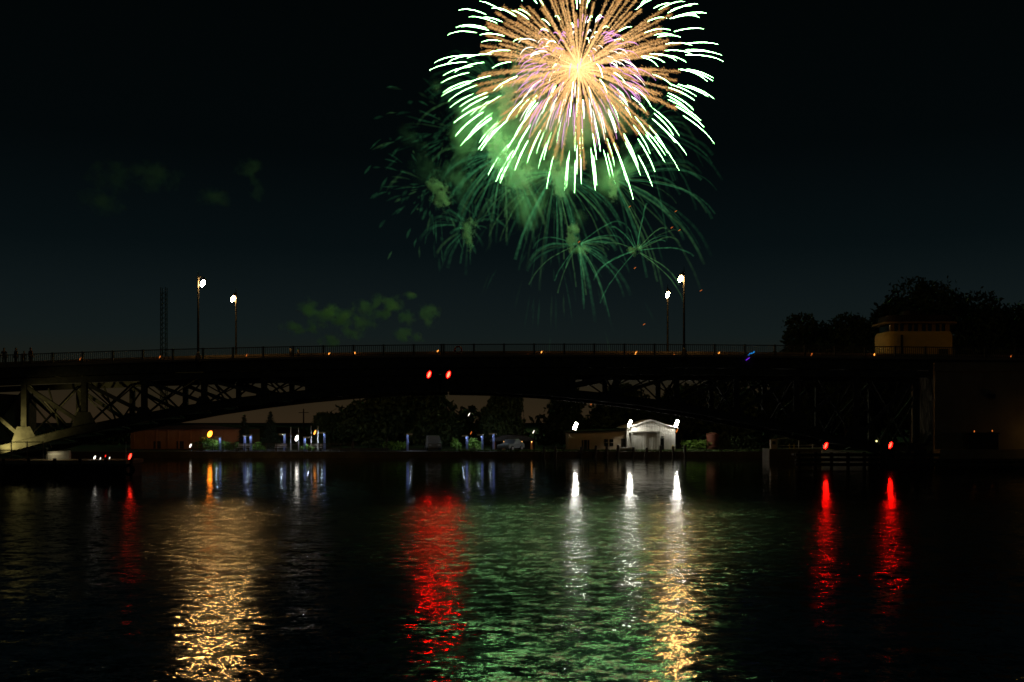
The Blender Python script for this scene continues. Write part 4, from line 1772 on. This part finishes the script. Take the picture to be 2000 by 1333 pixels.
mb.box(X(440, 175), X(640, 175), 175, 190, 0.7, Z(846, 175))
mb.build('wall', M['brickwall'], r)
mb = MB()
mb.poly([(X(432, 175), Z(846, 175)), (X(648, 175), Z(846, 175)), (X(560, 175), Z(835, 175)), (X(455, 175), Z(829, 175))], 174, 191)
mb.build('roof', M['roof'], r)

# pavilion with orange columns
r = empty('pavilion', (X(1003, 128), 128, 0.75), 'low dark pavilion with five orange lit columns', 'pavilion')
mb = MB()
pts = [(X(955, 128), Z(862, 128)), (X(1048, 128), Z(862, 128)), (X(1044, 128), Z(857, 128)), (X(1020, 128), Z(850, 128)), (X(985, 128), Z(850, 128)), (X(960, 128), Z(857, 128))]
mb.poly(pts, 127.2, 131)
mb.build('roof', M['roof'], r)
mb = MB()
mb.box(X(958, 128), X(1046, 128), 130.8, 131.0, 0.75, Z(862.2, 128))
mb.build('back_wall', M['roof'], r)
for px in (965, 984, 1000, 1019, 1038):
    mb = MB()
    x = X(px, 128)
    mb.poly([(x - 0.16, 0.75), (x + 0.16, 0.75), (x + 0.07, Z(862.2, 128)), (x - 0.07, Z(862.2, 128))], 127.6, 127.85)
    cl = mb.build('column', M['orange'], r)
    mb = MB()
    mb.ball((x + 0.02, 127.36, Z(863.2, 128)), (0.06, 0.06), n=6, m=4)
    mb.build('downlight', G['columnlight'], cl)


def car(px, d, label, name, paint, L_=4.2, van=False, rz=0.0, cat='car'):
    x = X(px, d)
    r = empty(name, (x, d, 0.79), label, cat)
    zb = 0.79
    w_ = 0.85
    if van:
        prof = [(-L_ / 2, 0.35), (L_ / 2, 0.35), (L_ / 2 + 0.02, 0.9), (L_ / 2 - 0.35, 1.05), (L_ / 2 - 1.05, 1.75), (L_ / 2 - 1.3, 1.85), (-L_ / 2 + 0.15, 1.85), (-L_ / 2, 1.6)]
    else:
        prof = [(-L_ / 2, 0.35), (L_ / 2, 0.32), (L_ / 2 + 0.04, 0.62), (L_ / 2 - 0.15, 0.78), (L_ / 2 - 1.15, 0.9), (L_ / 2 - 1.75, 1.36), (-L_ / 2 + 1.1, 1.42), (-L_ / 2 + 0.35, 0.98), (-L_ / 2, 0.9)]
    mb = MB()
    n = len(prof)
    vs = []
    for s, yy in ((1.0, -w_), (1.0, w_)):
        for px_, pz in prof:
            inset = 0.16 if pz > 1.1 else 0.0
            vs.append((x + px_, d + yy * (1 - inset), zb + pz))
    fs = [tuple(range(n)), tuple(range(2 * n - 1, n - 1, -1))]
    for i in range(n):
        j = (i + 1) % n
        fs.append((i, i + n, j + n, j))
    mb.add(vs, fs)
    body = mb.build('body', paint, r)
    bev = body.modifiers.new('bevel', 'BEVEL')
    bev.width = 0.06
    bev.segments = 2
    mb = MB()
    if van:
        gl = [(0.2, 1.12), (L_ / 2 - 0.65, 1.12), (L_ / 2 - 1.12, 1.66), (0.2, 1.66)]
    else:
        gl = [(-L_ / 2 + 0.7, 0.98), (L_ / 2 - 1.35, 0.98), (L_ / 2 - 1.82, 1.3), (-L_ / 2 + 1.15, 1.34)]
    yy = d - w_ * 0.9 if not van else d - w_ * 0.87
    mb.add([(x + a_, yy - 0.03 + 0.10 * (b_ - 1.0) - 0.045, zb + b_) for a_, b_ in gl], [(0, 1, 2, 3)])
    mb.build('side_window', M['glass'], r)
    for s in (-1, 1):
        for yy in (d - w_ + 0.02, d + w_ - 0.02):
            mb = MB()
            cx2 = x + s * (L_ / 2 - 0.8)
            mb.tube([(cx2, yy - 0.1, zb + 0.32), (cx2, yy + 0.1, zb + 0.32)], 0.32, 16)
            wl = mb.build('wheel', M['rubber'], r)
            mb = MB()
            sg = -1 if yy < d else 1
            mb.tube([(cx2, yy + sg * 0.1, zb + 0.32), (cx2, yy + sg * 0.12, zb + 0.32)], 0.2, 12)
            mb.build('rim', M['chrome'], wl)
        mb = MB()
        mb.box(x + L_ / 2 - 0.06, x + L_ / 2 + 0.03, d + s * w_ * 0.65 - 0.15, d + s * w_ * 0.65 + 0.15, zb + 0.62, zb + 0.76)
        mb.build('headlight', M['fog_lens'], r)
    r.rotation_euler = (0, 0, rz)
    return r


car(998, 122.4, 'silver car parked in front of the orange columns', 'parked_car', M['silver'], 3.7, rz=math.radians(-122))
car(846, 124.5, 'dim grey van parked left of the lit shrub', 'parked_van', M['greyvan'], 3.6, True, math.radians(-80), 'van')

# ------------------------------------------------------------------ control house on the right bridge end
CD = 108.6
zc = deck_z(CX + (1785 - CX) * CD / DN) - 0.4
ch = empty('control_house', (X(1785, CD), CD + 3, zc), 'round cornered yellow lit bridge control house with a window band', 'control house')


def rounded(x0, x1, y0, y1, rad, n=7):
    pts = []
    for cx_, cy_, a0 in ((x1 - rad, y0 + rad, -90), (x1 - rad, y1 - rad, 0), (x0 + rad, y1 - rad, 90), (x0 + rad, y0 + rad, 180)):
        for k in range(n):
            a = math.radians(a0 + 90 * k / (n - 1))
            pts.append((cx_ + rad * math.cos(a), cy_ + rad * math.sin(a)))
    return pts


def prism(mb, pts, z0, z1, top_scale=None):
    n = len(pts)
    vs = [(x, y, z0) for x, y in pts]
    if top_scale:
        mx, my = sum(p[0] for p in pts) / n, sum(p[1] for p in pts) / n
        vs += [(mx + (x - mx) * top_scale, my + (y - my) * top_scale, z1) for x, y in pts]
    else:
        vs += [(x, y, z1) for x, y in pts]
    fs = [tuple(range(n))[::-1], tuple(range(n, 2 * n))]
    for i in range(n):
        j = (i + 1) % n
        fs.append((i, j, j + n, i + n))
    mb.add(vs, fs, 0, False)


hx0, hx1 = X(1732, CD), X(1867, CD)
zsill = Z(649, CD)
zhead = Z(632, CD)
mb = MB()
prism(mb, rounded(hx0, hx1, CD, CD + 4.5, 1.1), zc, zsill - 0.3)
mb.build('base_wall', M['controlwall'], ch)
mb = MB()
prism(mb, rounded(hx0, hx1, CD, CD + 4.5, 1.1), zsill - 0.297, zsill + 0.1, 0.955)
mb.build('sill_band', M['controlwall'], ch)
mb = MB()
prism(mb, rounded(hx0 + 0.45, hx1 - 0.45, CD + 0.45, CD + 4.1, 0.9), zsill + 0.103, zhead)
mb.build('glazing', M['glass'], ch)
for k in range(9):
    u = k / 8
    x = hx0 + 0.75 + (hx1 - hx0 - 1.5) * u
    mb = MB()
    wv = 0.22 if k % 2 == 0 else 0.1
    mb.box(x - wv, x + wv, CD + 0.36, CD + 0.447, zsill + 0.103, zhead - 0.002)
    mb.build('mullion', M['controltrim'], ch)
mb = MB()
prism(mb, rounded(hx0 - 0.25, hx1 + 0.35, CD - 0.45, CD + 4.8, 1.2), zhead, zhead + 0.16)
mb.build('eave', M['controltrim'], ch)
mb = MB()
prism(mb, rounded(hx0 + 0.2, hx1 - 0.1, CD + 0.1, CD + 4.4, 1.0), zhead + 0.162, zhead + 0.95, 0.93)
mb.build('roof', M['roof'], ch)
mb = MB()
prism(mb, rounded(hx0 + 2.4, hx1 - 2.4, CD + 1.2, CD + 3.6, 0.6), zhead + 0.95, zhead + 1.55, 0.8)
mb.build('roof_vent', M['roof'], ch)
mb = MB()
mb.box(X(1833, CD), X(1852, CD), CD - 0.06, CD + 0.3, zc + 0.1, Z(682, CD))
mb.build('door', M['black'], ch)
mb = MB()
mb.box(X(1759, CD), X(1763, CD), CD - 0.1, CD - 0.004, zc, zsill - 0.3)
mb.build('downpipe', M['black'], ch)

# ------------------------------------------------------------------ lattice mast
mt = empty('lattice_mast', (X(320, 240), 240, 0.75), 'slim steel lattice mast standing behind the left railing', 'mast')
hw = 5.2 * 240 / F
mtop = Z(562, 240)
xm = X(320, 240)
for sx, sy in ((-1, -1), (1, -1), (1, 1), (-1, 1)):
    mb = MB()
    mb.tube([(xm + sx * hw, 240 + sy * hw, 0.7), (xm + sx * hw * 0.9, 240 + sy * hw * 0.9, mtop)], 0.095, 5)
    mb.build('leg', M['steel'], mt)
mb = MB()
k = 0
z = 1.0
while z < mtop - 1.3:
    for (ax_, ay_), (bx_, by_) in (((-1, -1), (1, -1)), ((1, -1), (1, 1)), ((1, 1), (-1, 1)), ((-1, 1), (-1, -1))):
        mb.bar((xm + ax_ * hw * 0.95, 240 + ay_ * hw * 0.95, z), (xm + bx_ * hw * 0.95, 240 + by_ * hw * 0.95, z + 1.2), 0.085, 0.085)
    z += 1.2
mb.build('bracing', M['steel'], mt)

# ------------------------------------------------------------------ life ring and small lights along the bridge
r = empty('life_ring', P(895, 684, DN - 0.62), 'red life ring hung on the near railing right of mid span', 'life ring')
c = P(895, 684, DN - 0.62)
mb = MB()
ring = [c + Vector((0.33 * math.cos(a), 0, 0.33 * math.sin(a))) for a in np.linspace(0, 2 * math.pi, 21)]
mb.tube(ring, 0.07, 8, cap=False)
mb.build('ring', M['redpaint'], r)
for k in range(4):
    a = math.pi / 4 + k * math.pi / 2
    mb = MB()
    q = c + Vector((0.33 * math.cos(a), 0, 0.33 * math.sin(a)))
    tq = Vector((-math.sin(a), 0, math.cos(a))) * 0.05
    mb.tube([q - tq, q + tq], 0.08, 8)
    mb.build('strap', M['white'], r)

BG = 'small amber lights along the bridge deck'
small = [(157, 701, 'amberdim', 'amber light left of the mast, second from the left end'), (312, 698, 'amberdim', 'amber light at the foot of the lattice mast'),
         (482, 694, 'amberdim', 'dim amber light just right of the far left lamp pole'), (643, 691, 'amber', 'amber light right of the two people in white'),
         (693, 690, 'amber', 'amber light two railing bays right of the people in white'), (855, 686, 'amber', 'amber light at the joint between the two leaves'),
         (1030, 695, 'amberdim', 'low amber light left of the brightest amber light'), (1058, 688, 'amber', 'brightest round amber light right of the life ring'),
         (1220, 696, 'amber', 'low amber light just left of the slanted one'), (1242, 690, 'amber', 'long slanted amber light right of mid span'),
         (1269, 697, 'amberdim', 'faint amber light left of the far right lamp pole'), (1316, 694, 'amberdim', 'faint amber light between the right lamp poles'),
         (1388, 698, 'amberdim', 'low amber light left of its slanted neighbour'), (1404, 690, 'amber', 'amber light halfway from right lamps to the blue light'),
         (1585, 693, 'amberdim', 'amber light below the wispy tree top'), (1708, 693, 'amber', 'amber light at the left corner of the control house'),
         (1975, 696, 'amberdim', 'amber light near the right end of the railing')]
for px, py, m_, lab in small:
    c = P(px, py, DN + 1.2)
    r = empty('marker_light', (c.x, c.y, deck_z(px)), lab, 'marker light', BG)
    mb = MB()
    mb.tube([(c.x, c.y, deck_z(px) - 0.02), (c.x, c.y, c.z - 0.05)], 0.03, 6)
    mb.build('stem', M['black'], r)
    mb = MB()
    big = m_ == 'amber'
    mb.ball(c, (0.065 if big else 0.045, 0.2 if px == 1242 else (0.12 if big else 0.16)), (0.5, 0, 1), 8, 6)
    mb.build('lens', G[m_], r)
c = P(1466, 690, DN + 1.0)
r = empty('glow_toy', c, 'blue and violet glow stick held above the railing', 'glow stick')
mb = MB()
mb.tube([P(1461, 695, DN + 1), P(1465, 691, DN + 1), P(1470, 690, DN + 1), P(1474, 687, DN + 1)], 0.05, 7)
mb.build('blue_tube', G['blue'], r)
mb = MB()
mb.tube([P(1457, 704, DN - 0.72), P(1464, 699, DN - 0.72)], 0.035, 7)
mb.build('violet_tube', G['violet'], r)

# ------------------------------------------------------------------ people on the bridge


def person(x, y, z, hgt, rz, label, shirt, arms='down', hairm='hair', group='people on the bridge'):
    r = empty('person', (x, y, z), label, 'person', group, rz)
    k = hgt / 1.75

    def skin_mesh(name, verts, edges, rads, m_, sub=1):
        me = bpy.data.meshes.new(name)
        me.from_pydata([tuple(Vector(v) * k) for v in verts], edges, [])
        o = bpy.data.objects.new(name, me)
        C.objects.link(o)
        o.parent = r
        s = o.modifiers.new('skin', 'SKIN')
        for i, q in enumerate(rads):
            me.skin_vertices[0].data[i].radius = (q[0] * k, q[1] * k)
        me.skin_vertices[0].data[0].use_root = True
        if sub:
            u = o.modifiers.new('sub', 'SUBSURF')
            u.levels = sub
            u.render_levels = sub
        me.materials.append(m_)
        return o

    if arms == 'up':
        la, ra = [(-0.30, -0.12, 1.2), (-0.18, -0.36, 1.3), (-0.1, -0.42, 1.36)], [(0.30, -0.1, 1.2), (0.17, -0.36, 1.3), (0.1, -0.42, 1.37)]
    else:
        la, ra = [(-0.27, 0.02, 1.12), (-0.28, -0.06, 0.88), (-0.27, -0.1, 0.78)], [(0.27, 0.02, 1.12), (0.28, -0.05, 0.88), (0.27, -0.09, 0.78)]
    V = [(0, 0, 0.95), (0, 0.01, 1.15), (0, 0.01, 1.38), (0, 0.0, 1.5), (0, -0.02, 1.58), (0, -0.02, 1.68), (0, -0.01, 1.74),
         (-0.17, 0.0, 1.41)] + la + [(0.17, 0.0, 1.41)] + ra + \
        [(-0.1, 0, 0.88), (-0.11, -0.01, 0.5), (-0.11, 0.02, 0.09), (-0.12, -0.14, 0.04),
         (0.1, 0, 0.88), (0.11, -0.02, 0.5), (0.11, 0.02, 0.09), (0.12, -0.14, 0.04)]
    E = [(0, 1), (1, 2), (2, 3), (3, 4), (4, 5), (5, 6), (2, 7), (7, 8), (8, 9), (9, 10), (2, 11), (11, 12), (12, 13), (13, 14),
         (0, 15), (15, 16), (16, 17), (17, 18), (0, 19), (19, 20), (20, 21), (21, 22)]
    R = [(0.15, 0.11), (0.14, 0.10), (0.15, 0.11), (0.055, 0.055), (0.085, 0.1), (0.09, 0.1), (0.05, 0.06),
         (0.065, 0.06), (0.048, 0.048), (0.038, 0.038), (0.03, 0.045), (0.065, 0.06), (0.048, 0.048), (0.038, 0.038), (0.03, 0.045),
         (0.085, 0.085), (0.06, 0.06), (0.042, 0.042), (0.045, 0.035), (0.085, 0.085), (0.06, 0.06), (0.042, 0.042), (0.045, 0.035)]
    skin_mesh('body', V, E, R, M['skin'], 1)
    # shirt and trousers just outside the body
    tv = [V[0], V[1], V[2], V[7], tuple((Vector(V[7]) + Vector(V[8])) / 2), V[11], tuple((Vector(V[11]) + Vector(V[12])) / 2)]
    skin_mesh('shirt', tv, [(0, 1), (1, 2), (2, 3), (3, 4), (2, 5), (5, 6)],
              [(0.165, 0.125), (0.16, 0.12), (0.17, 0.125), (0.08, 0.075), (0.07, 0.07), (0.08, 0.075), (0.07, 0.07)], shirt, 1)
    lv = [(0, 0, 0.93), V[15], V[16], (-0.11, 0.02, 0.12), V[19], V[20], (0.11, 0.02, 0.12)]
    skin_mesh('trousers', lv, [(0, 1), (1, 2), (2, 3), (0, 4), (4, 5), (5, 6)],
              [(0.16, 0.12), (0.1, 0.1), (0.075, 0.075), (0.065, 0.065), (0.1, 0.1), (0.075, 0.075), (0.065, 0.065)], M['trousers'], 1)
    mb = MB()
    mb.ball((0, 0.015 * k, 1.70 * k), (0.105 * k, 0.09 * k), n=10, m=6)
    mb.ball((0, 0.06 * k, 1.63 * k), (0.08 * k, 0.1 * k), n=8, m=6)
    o = mb.build(hairm if hairm != 'hair' else 'hair', M['hair'])
    o.parent = r
    return r


for px, d, hgt, rz, lab, sh, arms in ((8, DN + 0.5, 1.75, 0.4, 'tall person in dark clothes at the far left of the railing', M['shirtd'], 'down'),
                                      (31, DN + 0.5, 1.72, -0.5, 'person in dark clothes second from the left at the railing', M['shirtd'], 'down'),
                                      (47, DN + 0.5, 1.38, 0.2, 'shorter person in a yellow shirt at the left railing', M['shirty'], 'down'),
                                      (60, DN + 0.5, 1.68, 2.8, 'person in dark red top right of the yellow shirt', M['shirtr'], 'down')):
    person(X(px, d), d, deck_z(px) + 0.02, hgt, rz, lab, sh, arms)
person(X(568, DN + 1.5), DN + 1.5, deck_z(568) - 0.002, 1.15, 2.9, 'child in a white shirt behind the railing holding arms forward', M['shirtw'], 'up')
person(X(583, DN + 1.5), DN + 1.5, deck_z(583) - 0.002, 0.98, 2.5, 'smaller child in white right of the other child', M['shirtw'], 'up')

# ------------------------------------------------------------------ fireworks
FD = 420.0
S = FD / F                      # metres per pixel at the firework
BC = P(1130, 132, FD)
green_star = glow('green_star_glow', (0.36, 1.0, 0.33), 50.0)
white_star = glow('white_star_glow', (1.0, 0.95, 0.8), 3.0, False)
pink_star = glow('pink_star_glow', (1.0, 0.42, 0.95), 1.25, False)
emit_tint = glow_attr('spark_glow', 1.2)
core_glow = glow('burst_core_glow', (1.0, 0.62, 0.24), 2.4)

burst = empty('firework', BC, 'large round firework burst with gold rays and green white tips', 'firework')


def fib(n, jit, g):
    i = np.arange(n) + 0.5
    ph = np.arccos(1 - 2 * i / n)
    th = math.pi * (1 + 5 ** 0.5) * i
    d = np.stack([np.cos(th) * np.sin(ph), np.sin(th) * np.sin(ph), np.cos(ph)], axis=1)
    d += g.normal(0, jit, d.shape)
    return d / np.linalg.norm(d, axis=1)[:, None]


KD = 1.7


def flight(dirv, R, s, drop):
    """Star position after burn fraction s: drag slows it, gravity pulls it down."""
    rr = R * (1 - np.exp(-KD * s)) / (1 - math.exp(-KD))
    p = np.outer(rr, dirv * np.array([1, 1, 0.80]))
    p[:, 2] -= drop * R * s ** 3
    return p + np.array(BC)


def streak(pts, r0, name, m_, n=6, tip=0.25):
    k = len(pts)
    u = np.linspace(0, 1, k)
    rad = r0 * np.minimum(1, np.minimum((u + 0.02) / 0.1, tip + (1 - tip) * (1 - u) / 0.45))
    mb = MB()
    mb.tube([tuple(p) for p in pts], list(rad), n, 0, True, True)
    return mb.build(name, m_, burst)


g = np.random.default_rng(11)
dirs = fib(205, 0.10, g)
R0 = 297 * S
for i, dv in enumerate(dirs):
    R = R0 * g.uniform(0.90, 1.03)
    s0 = g.uniform(0.50, 0.60)
    s1 = s0 + g.uniform(0.30, 0.42)
    s1 = min(s1, 1.0)
    pts = flight(dv, R, np.linspace(s0, s1, 9), 0.12)
    streak(pts, g.uniform(0.18, 0.34) * S, 'star_streak', green_star)

dirs2 = fib(150, 0.12, g)
vv = np.array([[0, 0, 1], [0.9, 0, -0.33], [-0.5, 0.8, -0.33], [-0.5, -0.8, -0.33]])
ff = np.array([[0, 1, 2], [0, 2, 3], [0, 3, 1], [1, 3, 2]])
for i, dv in enumerate(dirs2):
    R = R0 * g.uniform(0.88, 1.0)
    smax = g.uniform(0.42, 0.62)
    n = 470
    s = np.sort(g.uniform(0.012, smax, n) ** 0.95)
    base = flight(dv, R, s, 0.10)
    tang = np.gradient(base, axis=0)
    tang /= np.linalg.norm(tang, axis=1)[:, None] + 1e-9
    age = (smax - s) / smax
    spread = (0.7 + 2.6 * np.clip(s / 0.45, 0, 1)) * S
    off = g.normal(size=(n, 3))
    off *= (spread * g.uniform(0.1, 0.75, n))[:, None]
    off[:, 2] -= np.abs(g.normal(0, 1.1, n)) * S
    pos = base + off
    # each spark is a short fleck that falls behind its star
    fl_dir = tang * 0.75 + g.normal(0, 0.35, (n, 3)) + np.array([0, 0, -0.55])
    fl_dir /= np.linalg.norm(fl_dir, axis=1)[:, None]
    ln = g.uniform(1.4, 3.8, n) * S
    th = g.uniform(0.22, 0.44, n) * S
    sd = np.cross(fl_dir, g.normal(size=(n, 3)))
    sd /= np.linalg.norm(sd, axis=1)[:, None]
    ud = np.cross(fl_dir, sd)
    V = np.stack([pos + fl_dir * ln[:, None], pos - fl_dir * ln[:, None] * 0.5 + sd * th[:, None],
                  pos - fl_dir * ln[:, None] * 0.5 + (-0.5 * sd + 0.86 * ud) * th[:, None],
                  pos - fl_dir * ln[:, None] * 0.5 + (-0.5 * sd - 0.86 * ud) * th[:, None]], axis=1).reshape(-1, 3)
    Fc = (ff[None, :, :] + (np.arange(n) * 4)[:, None, None]).reshape(-1, 3)
    hot = np.clip(1.15 - s / 0.5, 0.12, 1)[:, None] * g.uniform(0.35, 1.5, (n, 1))
    col = hot * np.array([[1.35, 0.78, 0.30]]) + (1 - np.clip(hot, 0, 1)) * np.array([[0.50, 0.23, 0.065]])
    np_mesh('spark_trail', V, Fc, emit_tint, burst, np.repeat(col, 4, axis=0))['kind'] = 'stuff'

dirs3 = fib(190, 0.2, g)
for i, dv in enumerate(dirs3):
    R = R0 * g.uniform(0.36, 0.52)
    s0 = g.uniform(0.45, 0.62)
    pts = flight(dv, R, np.linspace(s0, min(1.05, s0 + g.uniform(0.3, 0.5)), 7), 0.24)
    streak(pts, g.uniform(0.6, 0.9) * S, 'pistil_streak', pink_star if g.uniform() < 0.72 else white_star, 5, 0.4)
# hot core
cv_ = g.normal(size=(160, 3))
cv_ /= np.linalg.norm(cv_, axis=1)[:, None]
mb = MB()
for q in cv_[:90]:
    a = Vector(BC) + Vector(q) * S * 1.5
    b3 = Vector(BC) + Vector(q) * S * g.uniform(14, 46)
    mb.tube([a, (a + b3) / 2, b3], [0.9 * S, 1.0 * S, 0.3 * S], 5)
mb.build('burst_core', core_glow, burst)

# earlier bursts, now fading: drooping smoke trails, green light put in as emission, smoke puff at the heart
soft = glow_soft('lit_smoke_glow', 1.0, 1.5)
puff = smoke_mat('bright_smoke', 0.42, 0.34, 0.42, (0.9, 1.0, 0.8), 0.5, 3.0)


def ball_volume(name, c, rx, ry, rz_, m_, parent=None, label=None):
    me = bpy.data.meshes.get('smoke_domain')
    if me is None:
        bm = bmesh.new()
        bmesh.ops.create_icosphere(bm, subdivisions=3, radius=1.0)
        me = bpy.data.meshes.new('smoke_domain')
        bm.to_mesh(me)
        bm.free()
    me = me.copy()
    me.materials.clear()
    me.materials.append(m_)
    o = bpy.data.objects.new(name, me)
    C.objects.link(o)
    o.location = c
    o.scale = (rx, ry, rz_)
    if parent is not None:
        o.parent = parent
        o.matrix_parent_inverse = parent.matrix_world.inverted()
    return o


def fading(px, py, d, n, lmin, lmax, label, g, bright=1.0, width=(2.0, 4.0), droop=0.5, ang=(0, 360), puffs=(), start=0.03, broken=0.0, up=0.0):
    c = P(px, py, d)
    s_ = d / F
    r = empty('fading_firework', c, label, 'firework', 'fading green fireworks')
    for i in range(n):
        a = math.radians(g.uniform(*ang))
        el = g.normal(0, 0.5)
        dv = np.array([math.cos(a) * math.cos(el), math.sin(el), math.sin(a) * math.cos(el)])
        L_ = g.uniform(lmin, lmax) * s_
        u0 = start if broken == 0 else g.uniform(0.1, 0.75)
        u1 = g.uniform(0.7, 1.0) if broken == 0 else min(1.0, u0 + g.uniform(0.12, 0.30))
        k = 14 if broken == 0 else 6
        u = np.linspace(u0, u1, k)
        rad = (1 - np.exp(-1.9 * u)) / (1 - math.exp(-1.9))
        pts = np.outer(rad * L_, dv) + np.array(c)
        pts[:, 2] -= droop * L_ * u ** 2.1
        pts += np.cumsum(g.normal(0, 0.42 * s_, (k, 3)), axis=0)
        wd = g.uniform(*width) * s_ * (0.65 + 0.8 * u)
        if broken:
            wd = wd * np.sin(np.linspace(0.3, math.pi - 0.2, k)) * 1.2
        fade = np.sin(np.clip((u - u0) / (u1 - u0) * 0.93 + 0.05, 0, 1) * math.pi) ** 0.8 if broken else (1 - 0.88 * u) * np.clip((1.02 - u) / 0.25, 0, 1)
        lvl = bright * 0.52 * g.uniform(0.3, 1.3)
        tintv = np.array([0.055, 0.28, 0.105]) if g.uniform() < 0.7 else np.array([0.095, 0.28, 0.085])
        nn_ = 8
        mb = MB()
        mb.tube([tuple(p) for p in pts], [max(0.02, q) for q in wd], nn_, 0, False, True)
        V = np.array(mb.v)
        Fq = np.array(mb.f)
        col = np.repeat(fade, nn_)[:, None] * tintv[None] * lvl
        np_mesh('lit_smoke_trail', V, Fq, soft, r, col, True)
    for (qx, qy, rx, rz_) in puffs:
        ball_volume('smoke_puff', P(qx, qy, d + 1), 1.35 * rx * s_, 1.3 * max(rx, rz_) * s_, 1.35 * rz_ * s_, puff, r)
    return r


g = np.random.default_rng(23)
fading(1243, 490, 405, 16, 70, 150, 'fading green burst lowest right with long thin drooping trails', g, 0.42, (0.9, 1.9), 0.36, (-60, 250), ((1238, 491, 13, 11), (1249, 486, 9, 9)))
fading(1130, 478, 408, 34, 60, 130, 'fading green palm burst low in the middle with two puffs', g, 0.26, (1.4, 3.2), 0.5, (-200, 40), ((1121, 449, 13, 20), (1138, 488, 19, 13), (1118, 470, 14, 24)))
fading(915, 445, 412, 30, 40, 100, 'fading green burst lowest left with a single round puff', g, 0.12, (1.6, 3.6), 0.5, (0, 360), ((915, 445, 18, 20), (915, 470, 11, 22)), 0.15)
fading(850, 365, 412, 170, 30, 170, 'fading burst of short broken green dashes at far left', g, 0.085, (1.3, 3.0), 0.25, (0, 360), ((851, 363, 20, 18), (862, 385, 22, 24)), broken=1.0)
fading(905, 260, 416, 170, 40, 220, 'broken dim green wisps left below the big burst', g, 0.07, (1.3, 3.0), 0.3, (120, 330), (), broken=1.0)
fading(1085, 338, 410, 80, 80, 190, 'dense fading green burst right under the big burst', g, 0.24, (1.4, 3.4), 0.5, (-190, 10), ((1085, 336, 22, 22), (1092, 360, 18, 30)))
fading(1198, 350, 408, 40, 110, 230, 'fading green burst sending long arcs to the right', g, 0.20, (1.2, 3.0), 0.42, (-70, 60), ((1199, 350, 14, 17), (1199, 372, 11, 24)))
fading(985, 300, 414, 100, 50, 170, 'fading green burst at lower left of the big burst', g, 0.26, (1.4, 3.6), 0.4, (100, 330), ((963, 268, 24, 30), (975, 300, 26, 40), (1000, 318, 28, 22), (1012, 345, 30, 40)))
fading(995, 190, 424, 70, 80, 190, 'fading green burst behind the left of the big burst', g, 0.20, (1.6, 4.0), 0.35, (60, 290), ((995, 182, 24, 26), (985, 215, 16, 30)))
fading(1250, 250, 426, 40, 100, 190, 'faint green arcs behind the right of the big burst', g, 0.13, (1.4, 3.4), 0.45, (-70, 100), ())
fading(1080, 430, 418, 90, 80, 260, 'faintest broken green wisps falling towards the bridge deck', g, 0.03, (1.2, 2.4), 0.6, (0, 360), (), broken=1.0)

# burning fragments drifting down at the right
bits = [(1320, 413), (1312, 445), (1327, 450), (1131, 473), (1230, 404), (1369, 568), (1258, 634), (1240, 524)]
for k, (px, py) in enumerate(bits):
    c = P(px, py, 400)
    sp_ = 400 / F
    labs = ['spark drifting above the tall right street lamp, highest one', 'red spark left of its twin above the right lamps', 'red spark right of its twin above the right lamps',
            'spark beside the lower middle smoke puff', 'spark above the lowest right burst', 'spark right of the tall right street lamp', 'spark left of the far right lamp near the railing', 'spark just below the lowest right burst']
    mb = MB()
    mb.tube([c + Vector((-2, 0, -1.5)) * sp_, c + Vector((0.5, 0, 0.6)) * sp_, c + Vector((2.2, 0, 1.2)) * sp_], [0.3 * sp_, 0.5 * sp_, 0.25 * sp_], 5)
    o = mb.build('falling_spark', G['amberdim'], None, c)
    tag(o, labs[k], 'spark', 'falling sparks')

# ------------------------------------------------------------------ smoke drifting in the firework light
cloud = smoke_mat('burst_smoke', 0.075, 0.055, 0.35, (0.72, 1.0, 0.72), 0.9, 3.2)
o = ball_volume('smoke', P(1050, 265, FD + 14), 310 * S, 26, 235 * S, cloud)
tag(o, 'green lit smoke hanging around and below the big burst', 'smoke', kind='stuff')
drift = smoke_mat('drifting_smoke', 0.12, 0.20, 0.35, (0.85, 1.0, 0.50), 0.6, 3.0)
drift2 = smoke_mat('thin_old_smoke', 0.03, 0.14, 0.35, (0.85, 1.0, 0.50), 0.6, 3.0)
g = np.random.default_rng(5)
dp = [(605, 600, 22, 18), (640, 618, 34, 20), (612, 635, 22, 16), (668, 618, 30, 20), (710, 602, 22, 16), (735, 592, 14, 16), (764, 597, 24, 20), (748, 614, 24, 12),
      (799, 577, 13, 9), (797, 622, 18, 15), (838, 614, 20, 24), (708, 634, 28, 18), (785, 655, 22, 14), (810, 660, 18, 10), (645, 668, 24, 12), (690, 650, 30, 14), (575, 642, 26, 12)]
dm = empty('smoke_bank', P(710, 620, 430), 'green smoke puffs drifting low above the bridge railing', 'smoke')
for (px, py, rx, rz_) in dp:
    ball_volume('smoke_puff', P(px, py, 430), 1.5 * rx * 430 / F, 1.5 * rx * 430 / F, 1.5 * rz_ * 430 / F, drift, dm)
dm2 = empty('smoke_bank', P(350, 360, 430), 'faint dark green smoke drifting high at the left', 'smoke')
for (px, py, rx, rz_) in ((485, 330, 24, 18), (415, 388, 30, 20), (300, 345, 44, 28), (215, 350, 40, 30), (195, 395, 40, 22), (500, 365, 16, 30)):
    ball_volume('smoke_puff', P(px, py, 430), 1.5 * rx * 430 / F, 1.5 * rx * 430 / F, 1.5 * rz_ * 430 / F, drift2, dm2)
